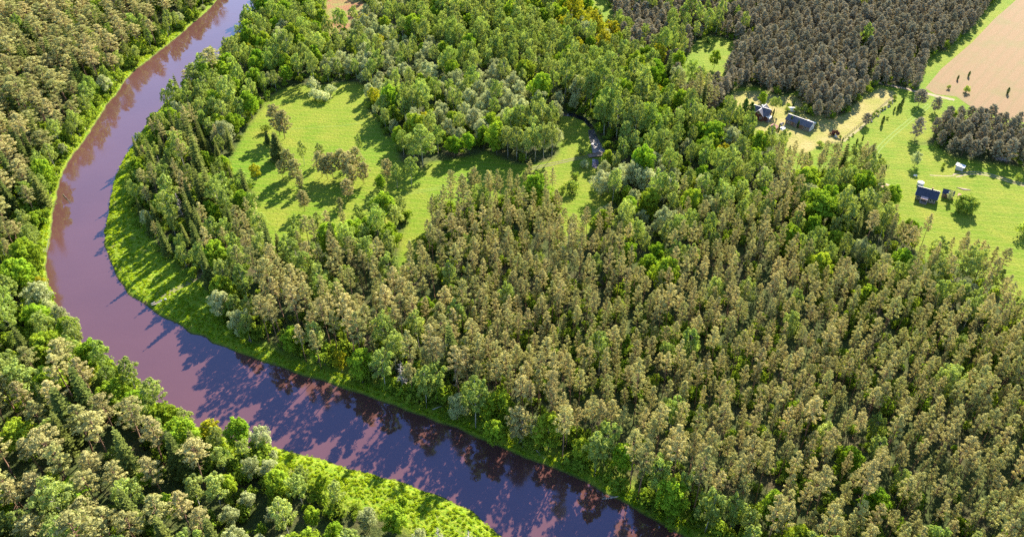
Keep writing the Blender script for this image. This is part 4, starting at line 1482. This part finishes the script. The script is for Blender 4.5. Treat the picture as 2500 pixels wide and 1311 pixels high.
CAP = 300
WORD = {'globe': 'globe_bushes', 'pine': 'pine_forest', 'young_pine': 'young_pine_plantation', 'spruce': 'spruce_wood', 'birch': 'birch_wood', 'broadleaf': 'broadleaf_wood', 'willow': 'willow_wood',
        'golden': 'golden_tree_wood', 'shrub': 'bank_scrub', 'pale_shrub': 'willow_scrub'}
for kind, lst in byk.items():
    lst.sort(key=lambda t: (not t['feat'], not t['vis'], -t['size']))
    solo = [t for t in lst if t['feat'] or t['vis']][:CAP]
    rest = lst[len(solo):]
    for t in solo:
        plant(kind, t['k'], t['x'], t['y'], t['z'], t['sx'], t['sz'], t['rz'], t['tx'], t['ty'], t['label'] or autolabel(t),
              t['group'] or (None if t['label'] else PL[kind] + ' ' + ZP[t['zone']]))
    if rest:
        stuff(WORD[kind], 'the many other %s of the woods, reading as one mass' % PL[kind], kind,
              [(t['x'], t['y'], t['z'], t['sx'], t['sz'], t['rz'], t['tx'], t['ty'], t['k']) for t in rest])
    print('KIND', kind, len(lst), 'solo', len(solo), 'vis', sum(t['vis'] for t in lst))

# ------------------------------------------------------------------ undergrowth and riverside grass
ux, uy = RNG.uniform(-400, 420, 60000), RNG.uniform(75, 600, 60000)
ok = np.abs(ux) < 0.66 * (uy * CP + CAMH * SP) + 8
ux, uy = ux[ok], uy[ok]
bad = sdf(RIVER, ux, uy) < 1.5
for pl in OPEN + [FIELD, STREAM, RAPIDS, POOL]:
    bad |= inside(pl, ux, uy)
ux, uy = ux[~bad][:17000], uy[~bad][:17000]
urv = sdf(RIVER, ux, uy)
patch = np.sin(ux * 0.05 + 2 * np.sin(uy * 0.031)) + np.sin(uy * 0.07 + 1.0)
items = []
for x, y, pt, rvv in zip(ux, uy, patch, urv):
    if random.random() > 0.55 + 0.25 * pt and rvv > 14:
        continue
    s = random.uniform(0.55, 1.7)
    if rvv < 12:
        s *= 1.45
    items.append((x, y, 0, s, s * random.uniform(0.8, 1.5), random.uniform(0, 6.28), 0, 0, random.randrange(4)))
stuff('undergrowth', 'green undergrowth of saplings and bushes on the forest floor', 'under', items)
items = []
tx_, ty_ = RNG.uniform(-220, 120, 170000), RNG.uniform(95, 480, 170000)
sd = sdf(RIVER, tx_, ty_)
inn = inside(STRIP, tx_, ty_) | inside(NEARBANK, tx_, ty_) | inside(SPIT, tx_, ty_) | ((sd > 0) & (sd < 4.0))
inn &= (sd > 0.5) | inside(SPIT, tx_, ty_)
for x, y, s_ in zip(tx_[inn], ty_[inn], sd[inn]):
    if s_ > 9 and random.random() < 0.5:
        continue
    if s_ > 18:
        continue
    s = random.uniform(0.4, 0.85)
    items.append((x, y, -0.35 if s_ < 2 else 0, s, s * random.uniform(0.7, 1.2), random.uniform(0, 6.28), 0, 0, random.randrange(3)))
stuff('riverside_grass', 'tall lush grass along the river banks', 'tuft', items[:22000])

# ------------------------------------------------------------------ buildings and small things
M_ROOF_GREY = striped('grey_roof_sheet', (0.085, 0.078, 0.095), (0.05, 0.046, 0.056), 2.2, 0, 0.6, 0.4)
M_ROOF_BLUE = striped('blue_black_roof', (0.024, 0.026, 0.050), (0.014, 0.015, 0.030), 2.4, 0, 0.5, 0.5)
M_REDWALL = striped('red_brown_boards', (0.11, 0.035, 0.03), (0.06, 0.02, 0.017), 3.0, 2)
M_BROWN = striped('brown_boards', (0.20, 0.11, 0.07), (0.11, 0.06, 0.04), 4.0, 0)
M_GREYWALL = striped('weathered_boards', (0.20, 0.155, 0.13), (0.12, 0.09, 0.078), 3.0, 2)
M_WHITE = plain('white_paint', (0.55, 0.53, 0.52), (0.64, 0.62, 0.60), 1.0, 0.6)
M_TRIM = plain('pale_trim', (0.42, 0.39, 0.38), (0.50, 0.46, 0.44), 1.0, 0.6)
M_PALEROOF = plain('pale_sheet_roof', (0.60, 0.52, 0.42), (0.70, 0.62, 0.52), 0.7, 0.55)
M_PINK = plain('pinkish_deck', (0.40, 0.26, 0.25), (0.48, 0.34, 0.32), 2.0, 0.8)
M_GLASS = plain('window_glass', (0.02, 0.025, 0.035), (0.03, 0.035, 0.05), 1.0, 0.08, 0, 0.6)
M_WOOD = plain('grey_rails', (0.14, 0.10, 0.075), (0.20, 0.155, 0.12), 3.0, 0.9)
M_STONE = plain('field_stone', (0.20, 0.18, 0.175), (0.30, 0.275, 0.26), 1.5, 0.9, 0.4)
M_BRICK = plain('brick', (0.28, 0.13, 0.10), (0.36, 0.18, 0.14), 3.0, 0.9)


def window(parent, x, y, z, w_, h, face):
    """frame proud of the wall with a pane in it; face = 'x+','x-','y+','y-'"""
    s = 1 if face[1] == '+' else -1
    fr, pn = MB(), MB()
    if face[0] == 'y':
        for dx, dz, a, b in ((0, h / 2, w_ + 0.16, 0.1), (0, -h / 2, w_ + 0.16, 0.1), (-w_ / 2, 0, 0.1, h - 0.1), (w_ / 2, 0, 0.1, h - 0.1)):
            fr.box((x + dx, y + s * 0.04, z + dz), (a, 0.08, b))
        pn.box((x, y + s * 0.02, z), (w_ - 0.1, 0.04, h - 0.1))
    else:
        for dy, dz, a, b in ((0, h / 2, w_ + 0.16, 0.1), (0, -h / 2, w_ + 0.16, 0.1), (-w_ / 2, 0, 0.1, h - 0.1), (w_ / 2, 0, 0.1, h - 0.1)):
            fr.box((x + s * 0.04, y + dy, z + dz), (0.08, a, b))
        pn.box((x + s * 0.02, y, z), (0.04, w_ - 0.1, h - 0.1))
    f = fr.build('window', M_WHITE, parent)
    pn.build('pane', M_GLASS, f)


def door(parent, x, y, face, w_=1.0, h=2.0, mat=None):
    s = 1 if face[1] == '+' else -1
    d = MB()
    if face[0] == 'y':
        d.box((x, y + s * 0.04, h / 2 + 0.15), (w_, 0.08, h))
        hn = MB().box((x + w_ * 0.36, y + s * 0.11, h / 2 + 0.15), (0.12, 0.05, 0.05))
    else:
        d.box((x + s * 0.04, y, h / 2 + 0.15), (0.08, w_, h))
        hn = MB().box((x + s * 0.11, y + w_ * 0.36, h / 2 + 0.15), (0.05, 0.12, 0.05))
    o = d.build('door', mat or M_BROWN, parent)
    hn.build('handle', M_STONE, o)


# --- cross-gabled house
gp = unp(1857, 287)
h1 = thing('cross_gabled_house', 'red-brown wooden house with a grey cross-gabled roof and pale porch roof', 'house', (gp[0], gp[1], 0), R(52))
h1.scale = (0.93, 0.93, 0.93)
wb = MB()
wb.box((0, 0, 1.55), (8.6, 5.4, 3.1)).box((0, 0, 1.545), (5.2, 8.8, 3.09))
wb.gable(8.6, 5.4, 3.1, 2.5, 0).gable(8.8, 5.2, 3.09, 2.5, 1)
wb.build('wall', M_REDWALL, h1)
rf = MB()
for s in (-1, 1):
    rf.slope(8.6, 2.7, 3.12, 2.55, s, 0.15, 0, 0.45)
    rf.slope(8.8, 2.6, 3.10, 2.56, s, 0.15, 1, 0.45)
rfo = rf.build('roof', M_ROOF_GREY, h1)
rc = MB()
rc.box((0, 0, 5.88), (9.6, 0.28, 0.10)).box((0, 0, 5.90), (0.28, 9.8, 0.10))
for sx_ in (-1, 1):
    for s in (-1, 1):
        rc.box((sx_ * 4.78, s * 1.55, 4.36), (0.10, 3.9, 0.16), 0, -s * math.atan2(2.55, 2.7))
rc.build('ridge_trim', M_TRIM, rfo)
MB().box((0.5, 0.5, 6.1), (0.7, 0.7, 1.3)).build('chimney', M_WHITE, rfo)
po = MB()
po.box((-2.0, -5.0, 2.75), (3.4, 2.2, 0.14), 0, R(14))
pr = po.build('porch_roof', M_PALEROOF, h1)
pp = MB()
for dx in (-3.5, -0.5):
    pp.box((dx, -5.75, 1.25), (0.16, 0.16, 2.5))
pp.build('porch_post', M_TRIM, h1)
MB().box((-2.0, -5.2, 0.12), (3.6, 1.6, 0.24)).build('porch_deck', M_WOOD, h1)
for x_ in (-1.4, 1.4):
    window(h1, x_, -4.4, 1.7, 1.0, 1.2, 'y-')
window(h1, 0, -4.4, 4.1, 0.9, 0.9, 'y-')
for y_ in (-1.5, 1.5):
    window(h1, -4.3, y_, 1.7, 1.0, 1.2, 'x-')
window(h1, -4.3, 0, 4.2, 0.9, 0.9, 'x-')
window(h1, 3.4, -2.7, 1.7, 0.9, 1.1, 'y-')
door(h1, -3.3, -2.7, 'y-')

# --- long barn
gp = unp(1951, 308)
b1 = thing('long_barn', 'long low barn with a grey roof and white gable end on the yellow lawn', 'barn', (gp[0], gp[1], 0), R(-45))
b1.scale = (0.9, 0.9, 0.9)
wb = MB().box((0, 0, 1.3), (14.0, 5.0, 2.6)).gable(14.0, 5.0, 2.6, 1.9, 0)
wb.build('wall', M_GREYWALL, b1)
rfo = None
for s in (-1, 1):
    q = MB().slope(14.0, 2.5, 2.62, 1.92, s, 0.14, 0, 0.45).build('roof_slope', M_ROOF_GREY, b1)
MB().box((0, 0, 4.70), (14.9, 0.3, 0.10)).build('ridge_cap', M_TRIM, b1)
ge = MB()
ge.add([(7.02, -2.4, 0.1), (7.02, 2.4, 0.1), (7.02, 2.4, 2.62), (7.02, 0, 4.45), (7.02, -2.4, 2.62), (7.08, -2.4, 0.1), (7.08, 2.4, 0.1), (7.08, 2.4, 2.62), (7.08, 0, 4.45), (7.08, -2.4, 2.62)],
       [(4, 3, 2, 1, 0), (5, 6, 7, 8, 9), (0, 1, 6, 5), (1, 2, 7, 6), (2, 3, 8, 7), (3, 4, 9, 8), (4, 0, 5, 9)])
ge.build('gable_end', M_WHITE, b1)
bg_ = MB()
for s in (-1, 1):
    bg_.box((7.50, s * 1.48, 3.55), (0.12, 3.6, 0.24), 0, -s * math.atan2(1.92, 2.5))
bg_.build('bargeboard', M_WHITE, b1)
MB().box((4.2, 4.0, 2.55), (5.0, 2.4, 0.12), 0, R(-8)).build('lean_to_roof', M_WHITE, b1)
MB().box((4.2, 3.8, 1.15), (4.6, 2.0, 2.3)).build('lean_to_wall', M_GREYWALL, b1)
for x_ in (-5.2, -1.0, 4.8):
    window(b1, x_, -2.5, 1.5, 0.9, 0.9, 'y-')
door(b1, -3.0, -2.5, 'y-', 1.1)
door(b1, 2.0, -2.5, 'y-', 2.2)
window(b1, 7.08, 0, 1.6, 1.0, 1.0, 'x+')

# --- small brown hut
gp = unp(1888, 319)
s1 = thing('brown_hut', 'small red-brown hut with a tent roof beside the slim conifers', 'hut', (gp[0], gp[1], 0), R(50))
MB().box((0, 0, 1.1), (2.8, 2.8, 2.2)).build('wall', M_REDWALL, s1)
MB().add([(-1.9, -1.9, 2.15), (1.9, -1.9, 2.15), (1.9, 1.9, 2.15), (-1.9, 1.9, 2.15), (0, 0, 3.5)], [(3, 2, 1, 0), (0, 1, 4), (1, 2, 4), (2, 3, 4), (3, 0, 4)]).build('roof', M_BRICK, s1)
door(s1, 0, -1.4, 'y-', 0.9, 1.8)
window(s1, -1.4, 0, 1.3, 0.8, 0.8, 'x-')

# --- white canopy, greenhouse, rock garden, garden table
gp = unp(1908, 324)
c1 = thing('garden_canopy', 'white garden canopy on posts between two slim conifers', 'canopy', (gp[0], gp[1], 0), R(45))
MB().add([(-1.6, -1.3, 2.1), (1.6, -1.3, 2.1), (1.6, 1.3, 2.1), (-1.6, 1.3, 2.1), (-0.8, 0, 2.8), (0.8, 0, 2.8)], [(3, 2, 1, 0), (0, 1, 5, 4), (2, 3, 4, 5), (1, 2, 5), (3, 0, 4)]).build('canopy_top', M_WHITE, c1)
for x_ in (-1.4, 1.4):
    for y_ in (-1.1, 1.1):
        MB().box((x_, y_, 1.05), (0.1, 0.1, 2.1)).build('post', M_WOOD, c1)
MB().box((0, 0, 0.72), (1.5, 0.8, 0.06)).box((0, 0, 0.35), (0.2, 0.2, 0.7)).build('table', M_WOOD, c1)
gp = unp(1932, 270)
c1 = thing('greenhouse', 'low white greenhouse tunnel among dark bushes behind the barn', 'greenhouse', (gp[0], gp[1], 0), R(-8))
gh = MB()
ring = [(1.3 * math.cos(PI * k / 8), 1.7 * math.sin(PI * k / 8)) for k in range(9)]
gh.add([(x_, y, z) for x_ in (-1.9, 1.9) for (y, z) in ring], [(k, k + 1, 9 + k + 1, 9 + k) for k in range(8)] + [tuple(range(8, -1, -1)), tuple(range(9, 18))])
gh.build('cover', M_WHITE, c1)
rb = MB()
for x_ in (-1.93, 0, 1.93):
    rb.tube([(x_, 1.33 * math.cos(PI * k / 8), 1.73 * math.sin(PI * k / 8)) for k in range(9)], [0.04] * 9, 4)
rb.build('hoop', M_TRIM, c1)
gp = unp(1911, 306)
rg = random.Random(3)
for i in range(7):
    a, d = rg.uniform(0, 6.28), rg.uniform(0.4, 2.2)
    MB().blob((0, 0, 0.25), (rg.uniform(0.35, 0.7), rg.uniform(0.35, 0.6), rg.uniform(0.3, 0.55)), rng=rg).build('boulder', M_STONE, None, (gp[0] + d * math.cos(a), gp[1] + d * math.sin(a), 0))
    o = COL.objects[-1] if False else bpy.context.scene.collection.objects[len(COL.objects) - 1]
    tag(o, 'pale boulder in the little rock garden above the white canopy', 'boulder', 'rock garden boulders')
gp = unp(2039, 333)
o = thing('garden_chair', 'white garden chair among the dark red-leaved bushes', 'chair', (gp[0], gp[1] - 1.2, 0), R(30))
MB().box((0, 0, 0.45), (1.1, 1.0, 0.1)).build('seat', M_WHITE, o)
MB().box((0, 0.5, 0.85), (1.1, 0.1, 0.8), 0, R(-12)).build('backrest', M_WHITE, o)
for x_ in (-0.45, 0.45):
    for y_ in (-0.4, 0.4):
        MB().box((x_, y_, 0.2), (0.08, 0.08, 0.4)).build('leg', M_WHITE, o)

# --- rail fence and stones along the yard track
A, B = unp(2015, 351), unp(2053, 354)
L = math.hypot(B[0] - A[0], B[1] - A[1])
fn = thing('rail_fence', 'weathered two-rail wooden fence at the corner of the yellow lawn', 'fence', (A[0], A[1], 0), math.atan2(B[1] - A[1], B[0] - A[0]))
for i in range(6):
    MB().box((L * i / 5, 0, 0.65), (0.16, 0.16, 1.3)).build('post', M_WOOD, fn)
for z_ in (0.5, 1.05):
    MB().box((L / 2, -0.12, z_), (L + 0.3, 0.08, 0.16)).build('rail', M_WOOD, fn)
A, B = unp(2058, 347), unp(2188, 236)
L = math.hypot(B[0] - A[0], B[1] - A[1])
fn = thing('garden_fence', 'low dark post fence running along the yard track', 'fence', (A[0], A[1], 0), math.atan2(B[1] - A[1], B[0] - A[0]))
for i in range(26):
    MB().box((L * i / 25, 1.2, 0.5), (0.12, 0.12, 1.0)).build('post', M_WOOD, fn)
for z_ in (0.4, 0.85):
    MB().box((L / 2, 1.11, z_), (L, 0.05, 0.10)).build('rail', M_WOOD, fn)
for i in range(12):
    f = 0.42 + 0.5 * i / 12 + rg.uniform(-0.01, 0.01)
    q = (A[0] + (B[0] - A[0]) * f + rg.uniform(0.8, 2.0), A[1] + (B[1] - A[1]) * f - rg.uniform(0.3, 1.2))
    s = rg.uniform(0.3, 0.6)
    o = MB().blob((0, 0, s * 0.4), (s, s * 0.8, s * 0.7), rng=rg).build('field_stone', M_STONE, None, (q[0], q[1], 0))
    tag(o, 'grey field stone lying along the yard track', 'stone', 'stones along the yard track')
A, B = unp(2126, 399), unp(2170, 408)
L = math.hypot(B[0] - A[0], B[1] - A[1])
fn = thing('pasture_fence', 'short dark fence under the round bush at the hedge corner', 'fence', (A[0], A[1], 0), math.atan2(B[1] - A[1], B[0] - A[0]))
for i in range(6):
    MB().box((L * i / 5, 0, 0.55), (0.12, 0.12, 1.1)).build('post', M_WOOD, fn)
for z_ in (0.35, 0.9):
    MB().box((L / 2, -0.09, z_), (L, 0.05, 0.16)).build('rail', M_WOOD, fn)

# --- blue-roofed house
gp = unp(2260, 485)
h2 = thing('blue_roofed_house', 'small house with a blue-black gable roof and pinkish porch on the bright lawn', 'house', (gp[0], gp[1], 0), R(-31))
h2.scale = (0.86, 0.86, 0.86)
MB().box((0, 0, 1.35), (9.0, 6.6, 2.7)).gable(9.0, 6.6, 2.7, 2.6, 0).build('wall', M_GREYWALL, h2)
for s in (-1, 1):
    MB().slope(9.0, 3.3, 2.72, 2.62, s, 0.15, 0, 0.5).build('roof_slope', M_ROOF_BLUE, h2)
bb = MB()
for sx_ in (-1, 1):
    for s in (-1, 1):
        bb.box((sx_ * 5.06, s * 1.88, 3.92), (0.10, 4.75, 0.22), 0, -s * math.atan2(2.62, 3.3))
bb.build('bargeboard', M_TRIM, h2)
MB().box((0, 0, 5.52), (10.0, 0.24, 0.08)).build('ridge_cap', M_ROOF_BLUE, h2)
MB().box((1.4, 0.9, 5.2), (0.6, 0.6, 1.6)).build('chimney', M_BRICK, h2)
MB().box((-0.6, -4.5, 2.55), (3.2, 1.9, 0.12), 0, R(10)).build('porch_roof', M_PINK, h2)
MB().box((-0.6, -4.9, 0.2), (3.2, 2.6, 0.4)).build('porch_deck', M_GREYWALL, h2)
for x_ in (-2.0, 0.8):
    MB().box((x_, -5.25, 1.45), (0.14, 0.14, 2.1)).build('porch_post', M_TRIM, h2)
rl = MB().box((-1.4, -6.1, 1.0), (1.3, 0.08, 0.1)).box((-2.1, -5.2, 1.0), (0.08, 1.7, 0.1)).box((0.9, -5.2, 1.0), (0.08, 1.7, 0.1))
rl.build('porch_railing', M_TRIM, h2)
for x_ in (-3.4, 2.2, 3.6):
    window(h2, x_, -3.3, 1.5, 0.9, 1.1, 'y-')
door(h2, -0.6, -3.3, 'y-')
window(h2, 4.5, 0, 1.5, 1.0, 1.1, 'x+')
window(h2, 4.5, 0, 3.7, 0.8, 0.8, 'x+')
gp = unp(2246, 453)
o = thing('white_tank', 'round white water tank behind the left corner of the blue-roofed house', 'tank', (gp[0], gp[1], 0))
ck = MB().tube([(0, 0, 0), (0, 0, 1.5)], [1.35, 1.3], 20).build('tank_body', M_WHITE, o)
MB().tube([(0, 0, 1.502), (0, 0, 1.62), (0, 0, 1.9)], [1.4, 1.3, 0.3], 20).build('tank_lid', M_WHITE, o)
gp = unp(2234, 432)
o = thing('garden_bench', 'small pale bench on the lawn below the fruit tree', 'bench', (gp[0], gp[1], 0), R(-10))
MB().box((0, 0, 0.48), (1.6, 0.5, 0.1)).build('seat', M_WHITE, o)
MB().box((0, 0.24, 0.8), (1.6, 0.07, 0.45)).build('backrest', M_WHITE, o)
for x_ in (-0.65, 0.65):
    MB().box((x_, 0, 0.22), (0.1, 0.42, 0.44)).build('leg', M_WOOD, o)

# --- white-roofed shed
gp = unp(2342, 414)
s2 = thing('white_roofed_shed', 'small open shed with a pale white slanting roof by the farm track', 'shed', (gp[0], gp[1], 0), R(52))
s2.scale = (0.78, 0.78, 0.78)
sw = MB()
sw.box((0, 1.95, 1.2), (3.0, 0.1, 2.4)).box((-1.45, 0, 1.2), (0.1, 3.8, 2.4)).box((1.45, 0, 1.2), (0.1, 3.8, 2.4)).box((-1.0, -1.95, 1.2), (0.9, 0.1, 2.4))
sw.build('wall', M_TRIM, s2)
MB().box((0, 0, 2.62), (3.7, 4.9, 0.14), 0, R(5)).build('roof', M_WHITE, s2)
MB().box((0.5, -1.97, 2.2), (2.0, 0.1, 0.3)).build('lintel', M_BROWN, s2)
MB().box((0, 0, 0.05), (2.8, 3.7, 0.1)).build('floor_boards', M_BROWN, s2)

# --- dark-roofed ruin and brown lean-to, outhouse, planks, brush pile
gp = unp(2312, 480)
s3 = thing('dark_roofed_ruin', 'half-ruined cabin with a blackish roof and one pale sheet', 'cabin', (gp[0], gp[1], 0), R(-30))
s3.scale = (0.9, 0.9, 0.9)
MB().box((0, 0, 1.1), (4.6, 3.4, 2.2)).gable(4.6, 3.4, 2.2, 1.3, 0).build('wall', M_GREYWALL, s3)
for s in (-1, 1):
    MB().slope(4.6, 1.7, 2.22, 1.32, s, 0.12, 0, 0.3).build('roof_slope', M_ROOF_BLUE, s3)
MB().box((0.5, -0.95, 2.98), (1.1, 1.0, 0.05), 0, math.atan2(1.32, 1.7)).build('roof_patch', M_WHITE, s3)
door(s3, -0.8, -1.7, 'y-', 0.9, 1.8)
window(s3, 1.2, -1.7, 1.3, 0.8, 0.8, 'y-')
gp = unp(2340, 487)
s4 = thing('brown_lean_to', 'narrow brown-roofed lean-to right of the ruined cabin', 'lean-to', (gp[0], gp[1], 0), R(55))
s4.scale = (0.9, 0.9, 0.9)
MB().box((0, 0, 2.2), (2.9, 1.9, 0.12), 0, R(12)).build('roof', M_BRICK, s4)
for x_ in (-1.2, 1.2):
    for y_ in (-0.7, 0.7):
        MB().box((x_, y_, 1.05), (0.14, 0.14, 2.1)).build('post', M_WOOD, s4)
MB().box((0, 0.75, 0.9), (2.4, 0.08, 1.8)).build('back_wall', M_BROWN, s4)
gp = unp(2142, 463)
s5 = thing('outhouse', 'tall narrow brown wooden outhouse with a white roof by the dug soil', 'outhouse', (gp[0], gp[1], 0), R(-15))
MB().box((0, 0, 1.25), (1.25, 1.3, 2.5)).build('wall', M_BROWN, s5)
MB().box((0, 0, 2.62), (1.7, 1.8, 0.12), 0, R(10)).build('roof', M_WHITE, s5)
door(s5, 0, -0.65, 'y-', 0.75, 1.9)
gp = unp(2352, 462)
for i in range(5):
    o = MB().box((0, 0, 0.12 + 0.1 * (i % 2)), (3.4, 0.22, 0.08)).build('plank', M_PINK if i % 2 else M_WOOD, None, (gp[0] - 0.9 + 0.5 * i, gp[1] + 0.5 - 0.35 * i, 0), R(-28 + 6 * i))
    tag(o, 'old pinkish plank in the scatter of boards above the ruined cabin', 'plank', 'planks scattered above the ruined cabin')
gp = unp(2446, 392)
bp = MB()
for i in range(60):
    a, r_, z_ = rg.uniform(0, 6.28), rg.uniform(0, 2.6), rg.uniform(0.1, 1.3)
    d = rg.uniform(0, 6.28)
    p0 = Vector((r_ * math.cos(a), r_ * 0.7 * math.sin(a), z_ * (1 - r_ / 3.4)))
    e = Vector((math.cos(d), math.sin(d), rg.uniform(-0.1, 0.25))) * rg.uniform(0.8, 1.6)
    bp.tube([p0 - e, p0 + e], [0.05, 0.03], 4, False)
tag(bp.build('brush_pile', BARK['dead'], None, (gp[0], gp[1], 0.25)), 'grey heap of cut branches in the shade of the field pine stand', 'brush pile')

# --- rowing boat on the bank
gp = unp(383, 739)
bo = thing('rowing_boat', 'narrow dark rowing boat with white edges pulled up on the grassy bank', 'boat', (gp[0], gp[1], -0.45), R(38))
hl, gw = MB(), MB()
st = 11
sec = []
for i in range(st):
    f = i / (st - 1)
    x_ = -1.9 + 3.8 * f
    wd_ = 0.62 * (math.sin(PI * (0.18 + 0.78 * f)) ** 0.8)
    zt = 0.52 + 0.22 * abs(f - 0.45) ** 1.5 * 2
    sec.append([(x_, -wd_, zt), (x_, -wd_ * 0.8, 0.14), (x_, 0, 0.04), (x_, wd_ * 0.8, 0.14), (x_, wd_, zt)])
vs = [p for s_ in sec for p in s_]
vs2 = [(x_, y_ * 0.92, z_ + (0.05 if z_ < 0.4 else 0.0)) for (x_, y_, z_) in vs]
fs = [(i * 5 + k, (i + 1) * 5 + k, (i + 1) * 5 + k + 1, i * 5 + k + 1) for i in range(st - 1) for k in range(4)]
hl.add(vs, [tuple(reversed(f)) for f in fs] + [(0, 1, 2, 3, 4), tuple(reversed([(st - 1) * 5 + k for k in range(5)]))])
hl.add(vs2, fs)
hl.build('hull', plain('dark_hull', (0.05, 0.05, 0.055), (0.09, 0.085, 0.08), 2.0, 0.6), bo)
for k in (0, 4):
    gw.tube([s_[k] for s_ in sec], [0.06] * st, 5)
gw.build('gunwale', M_WHITE, bo)
for x_ in (-0.9, 0.3, 1.2):
    MB().box((x_, 0, 0.42), (0.24, 0.9, 0.05)).build('thwart', M_WOOD, bo)
o = MB().blob((0, 0, 0.28), (0.5, 0.32, 0.28), rng=rg).build('white_bag', M_WHITE, None, (gp[0] + 2.5, gp[1] + 1.6, 0.0))
tag(o, 'small white sack on the bank at the bow of the rowing boat', 'sack')


# --- logs and driftwood
def log(px0, py0, px1, py1, r_, z0, z1, mat, label, name='fallen_log', twigs=0):
    a, b = unp(px0, py0), unp(px1, py1)
    c = Vector((a[0], a[1], 0))
    d = Vector((b[0], b[1], 0)) - c
    m = MB()
    pts = [(0, 0, z0)] + [(d.x * f + rg.uniform(-0.1, 0.1), d.y * f + rg.uniform(-0.1, 0.1), z0 + (z1 - z0) * f) for f in (0.3, 0.65, 1.0)]
    m.tube(pts, [r_, r_ * 0.9, r_ * 0.7, r_ * 0.35], 7)
    for i in range(twigs):
        f = rg.uniform(0.35, 0.98)
        p0 = Vector((d.x * f, d.y * f, z0 + (z1 - z0) * f))
        e = Vector((d.x * 0.12 + rg.uniform(-1, 1), d.y * 0.12 + rg.uniform(-1, 1), rg.uniform(0, 0.7)))
        m.tube([p0, p0 + e * rg.uniform(0.5, 1.4)], [0.06, 0.015], 4, False)
    tag(m.build(name, mat, None, (a[0], a[1], 0)), label, 'log')


log(1034, 1004, 1078, 994, 0.20, -0.9, 0.7, BARK['birch'], 'white birch log lying at the foot of the right bank')
log(1518, 1206, 1470, 1212, 0.22, -0.75, -1.0, BARK['dead'], 'brown branchy driftwood log sticking into the dark water', 'driftwood_log', 26)
log(1480, 1196, 1500, 1188, 0.12, -0.9, -0.6, BARK['dead'], 'short forked branch just above the branchy driftwood log', 'driftwood_branch', 6)
log(152, 470, 172, 492, 0.10, -0.9, -1.05, BARK['grey'], 'thin dark branch dipping into the river from the left bank', 'fallen_branch', 4)
log(112, 612, 120, 585, 0.14, -0.8, 0.6, BARK['grey'], 'dark bare log at the left bank above the bright maple', 'fallen_log', 3)
log(1382, 1300, 1400, 1290, 0.1, -1.0, -0.9, BARK['dead'], 'small floating branch near the bottom of the river', 'floating_branch', 2) if False else None
log(1300, 1092, 1330, 1118, 0.14, 0.9, -0.9, BARK['dead'], 'grey leaning trunk reaching down to the water among bank trees', 'leaning_trunk', 6)
# wooden bridge over the outlet
a, b = unp(1437, 383), unp(1487, 376)
L = math.hypot(b[0] - a[0], b[1] - a[1])
br = thing('plank_bridge', 'dark plank bridge carrying the track over the stream outlet', 'bridge', ((a[0] + b[0]) / 2, (a[1] + b[1]) / 2, 0), math.atan2(b[1] - a[1], b[0] - a[0]))
MB().box((0, 0, 0.22), (L, 3.0, 0.18)).build('deck', M_WOOD, br)
for s in (-1, 1):
    MB().box((0, s * 1.45, 0.42), (L, 0.18, 0.2)).build('kerb_beam', M_BROWN, br)
for i in range(22):
    q = RAPIDS.mean(0) + (RAPIDS[rg.randrange(len(RAPIDS))] - RAPIDS.mean(0)) * rg.uniform(0.1, 0.95)
    s = rg.uniform(0.25, 0.7)
    o = MB().blob((0, 0, s * 0.3), (s, s * 0.8, s * 0.55), rng=rg).build('stream_stone', M_STONE, None, (q[0], q[1], 0.02))
    tag(o, 'wet grey stone lying in the stream rapids above the plank bridge', 'stone', 'stones in the stream rapids')
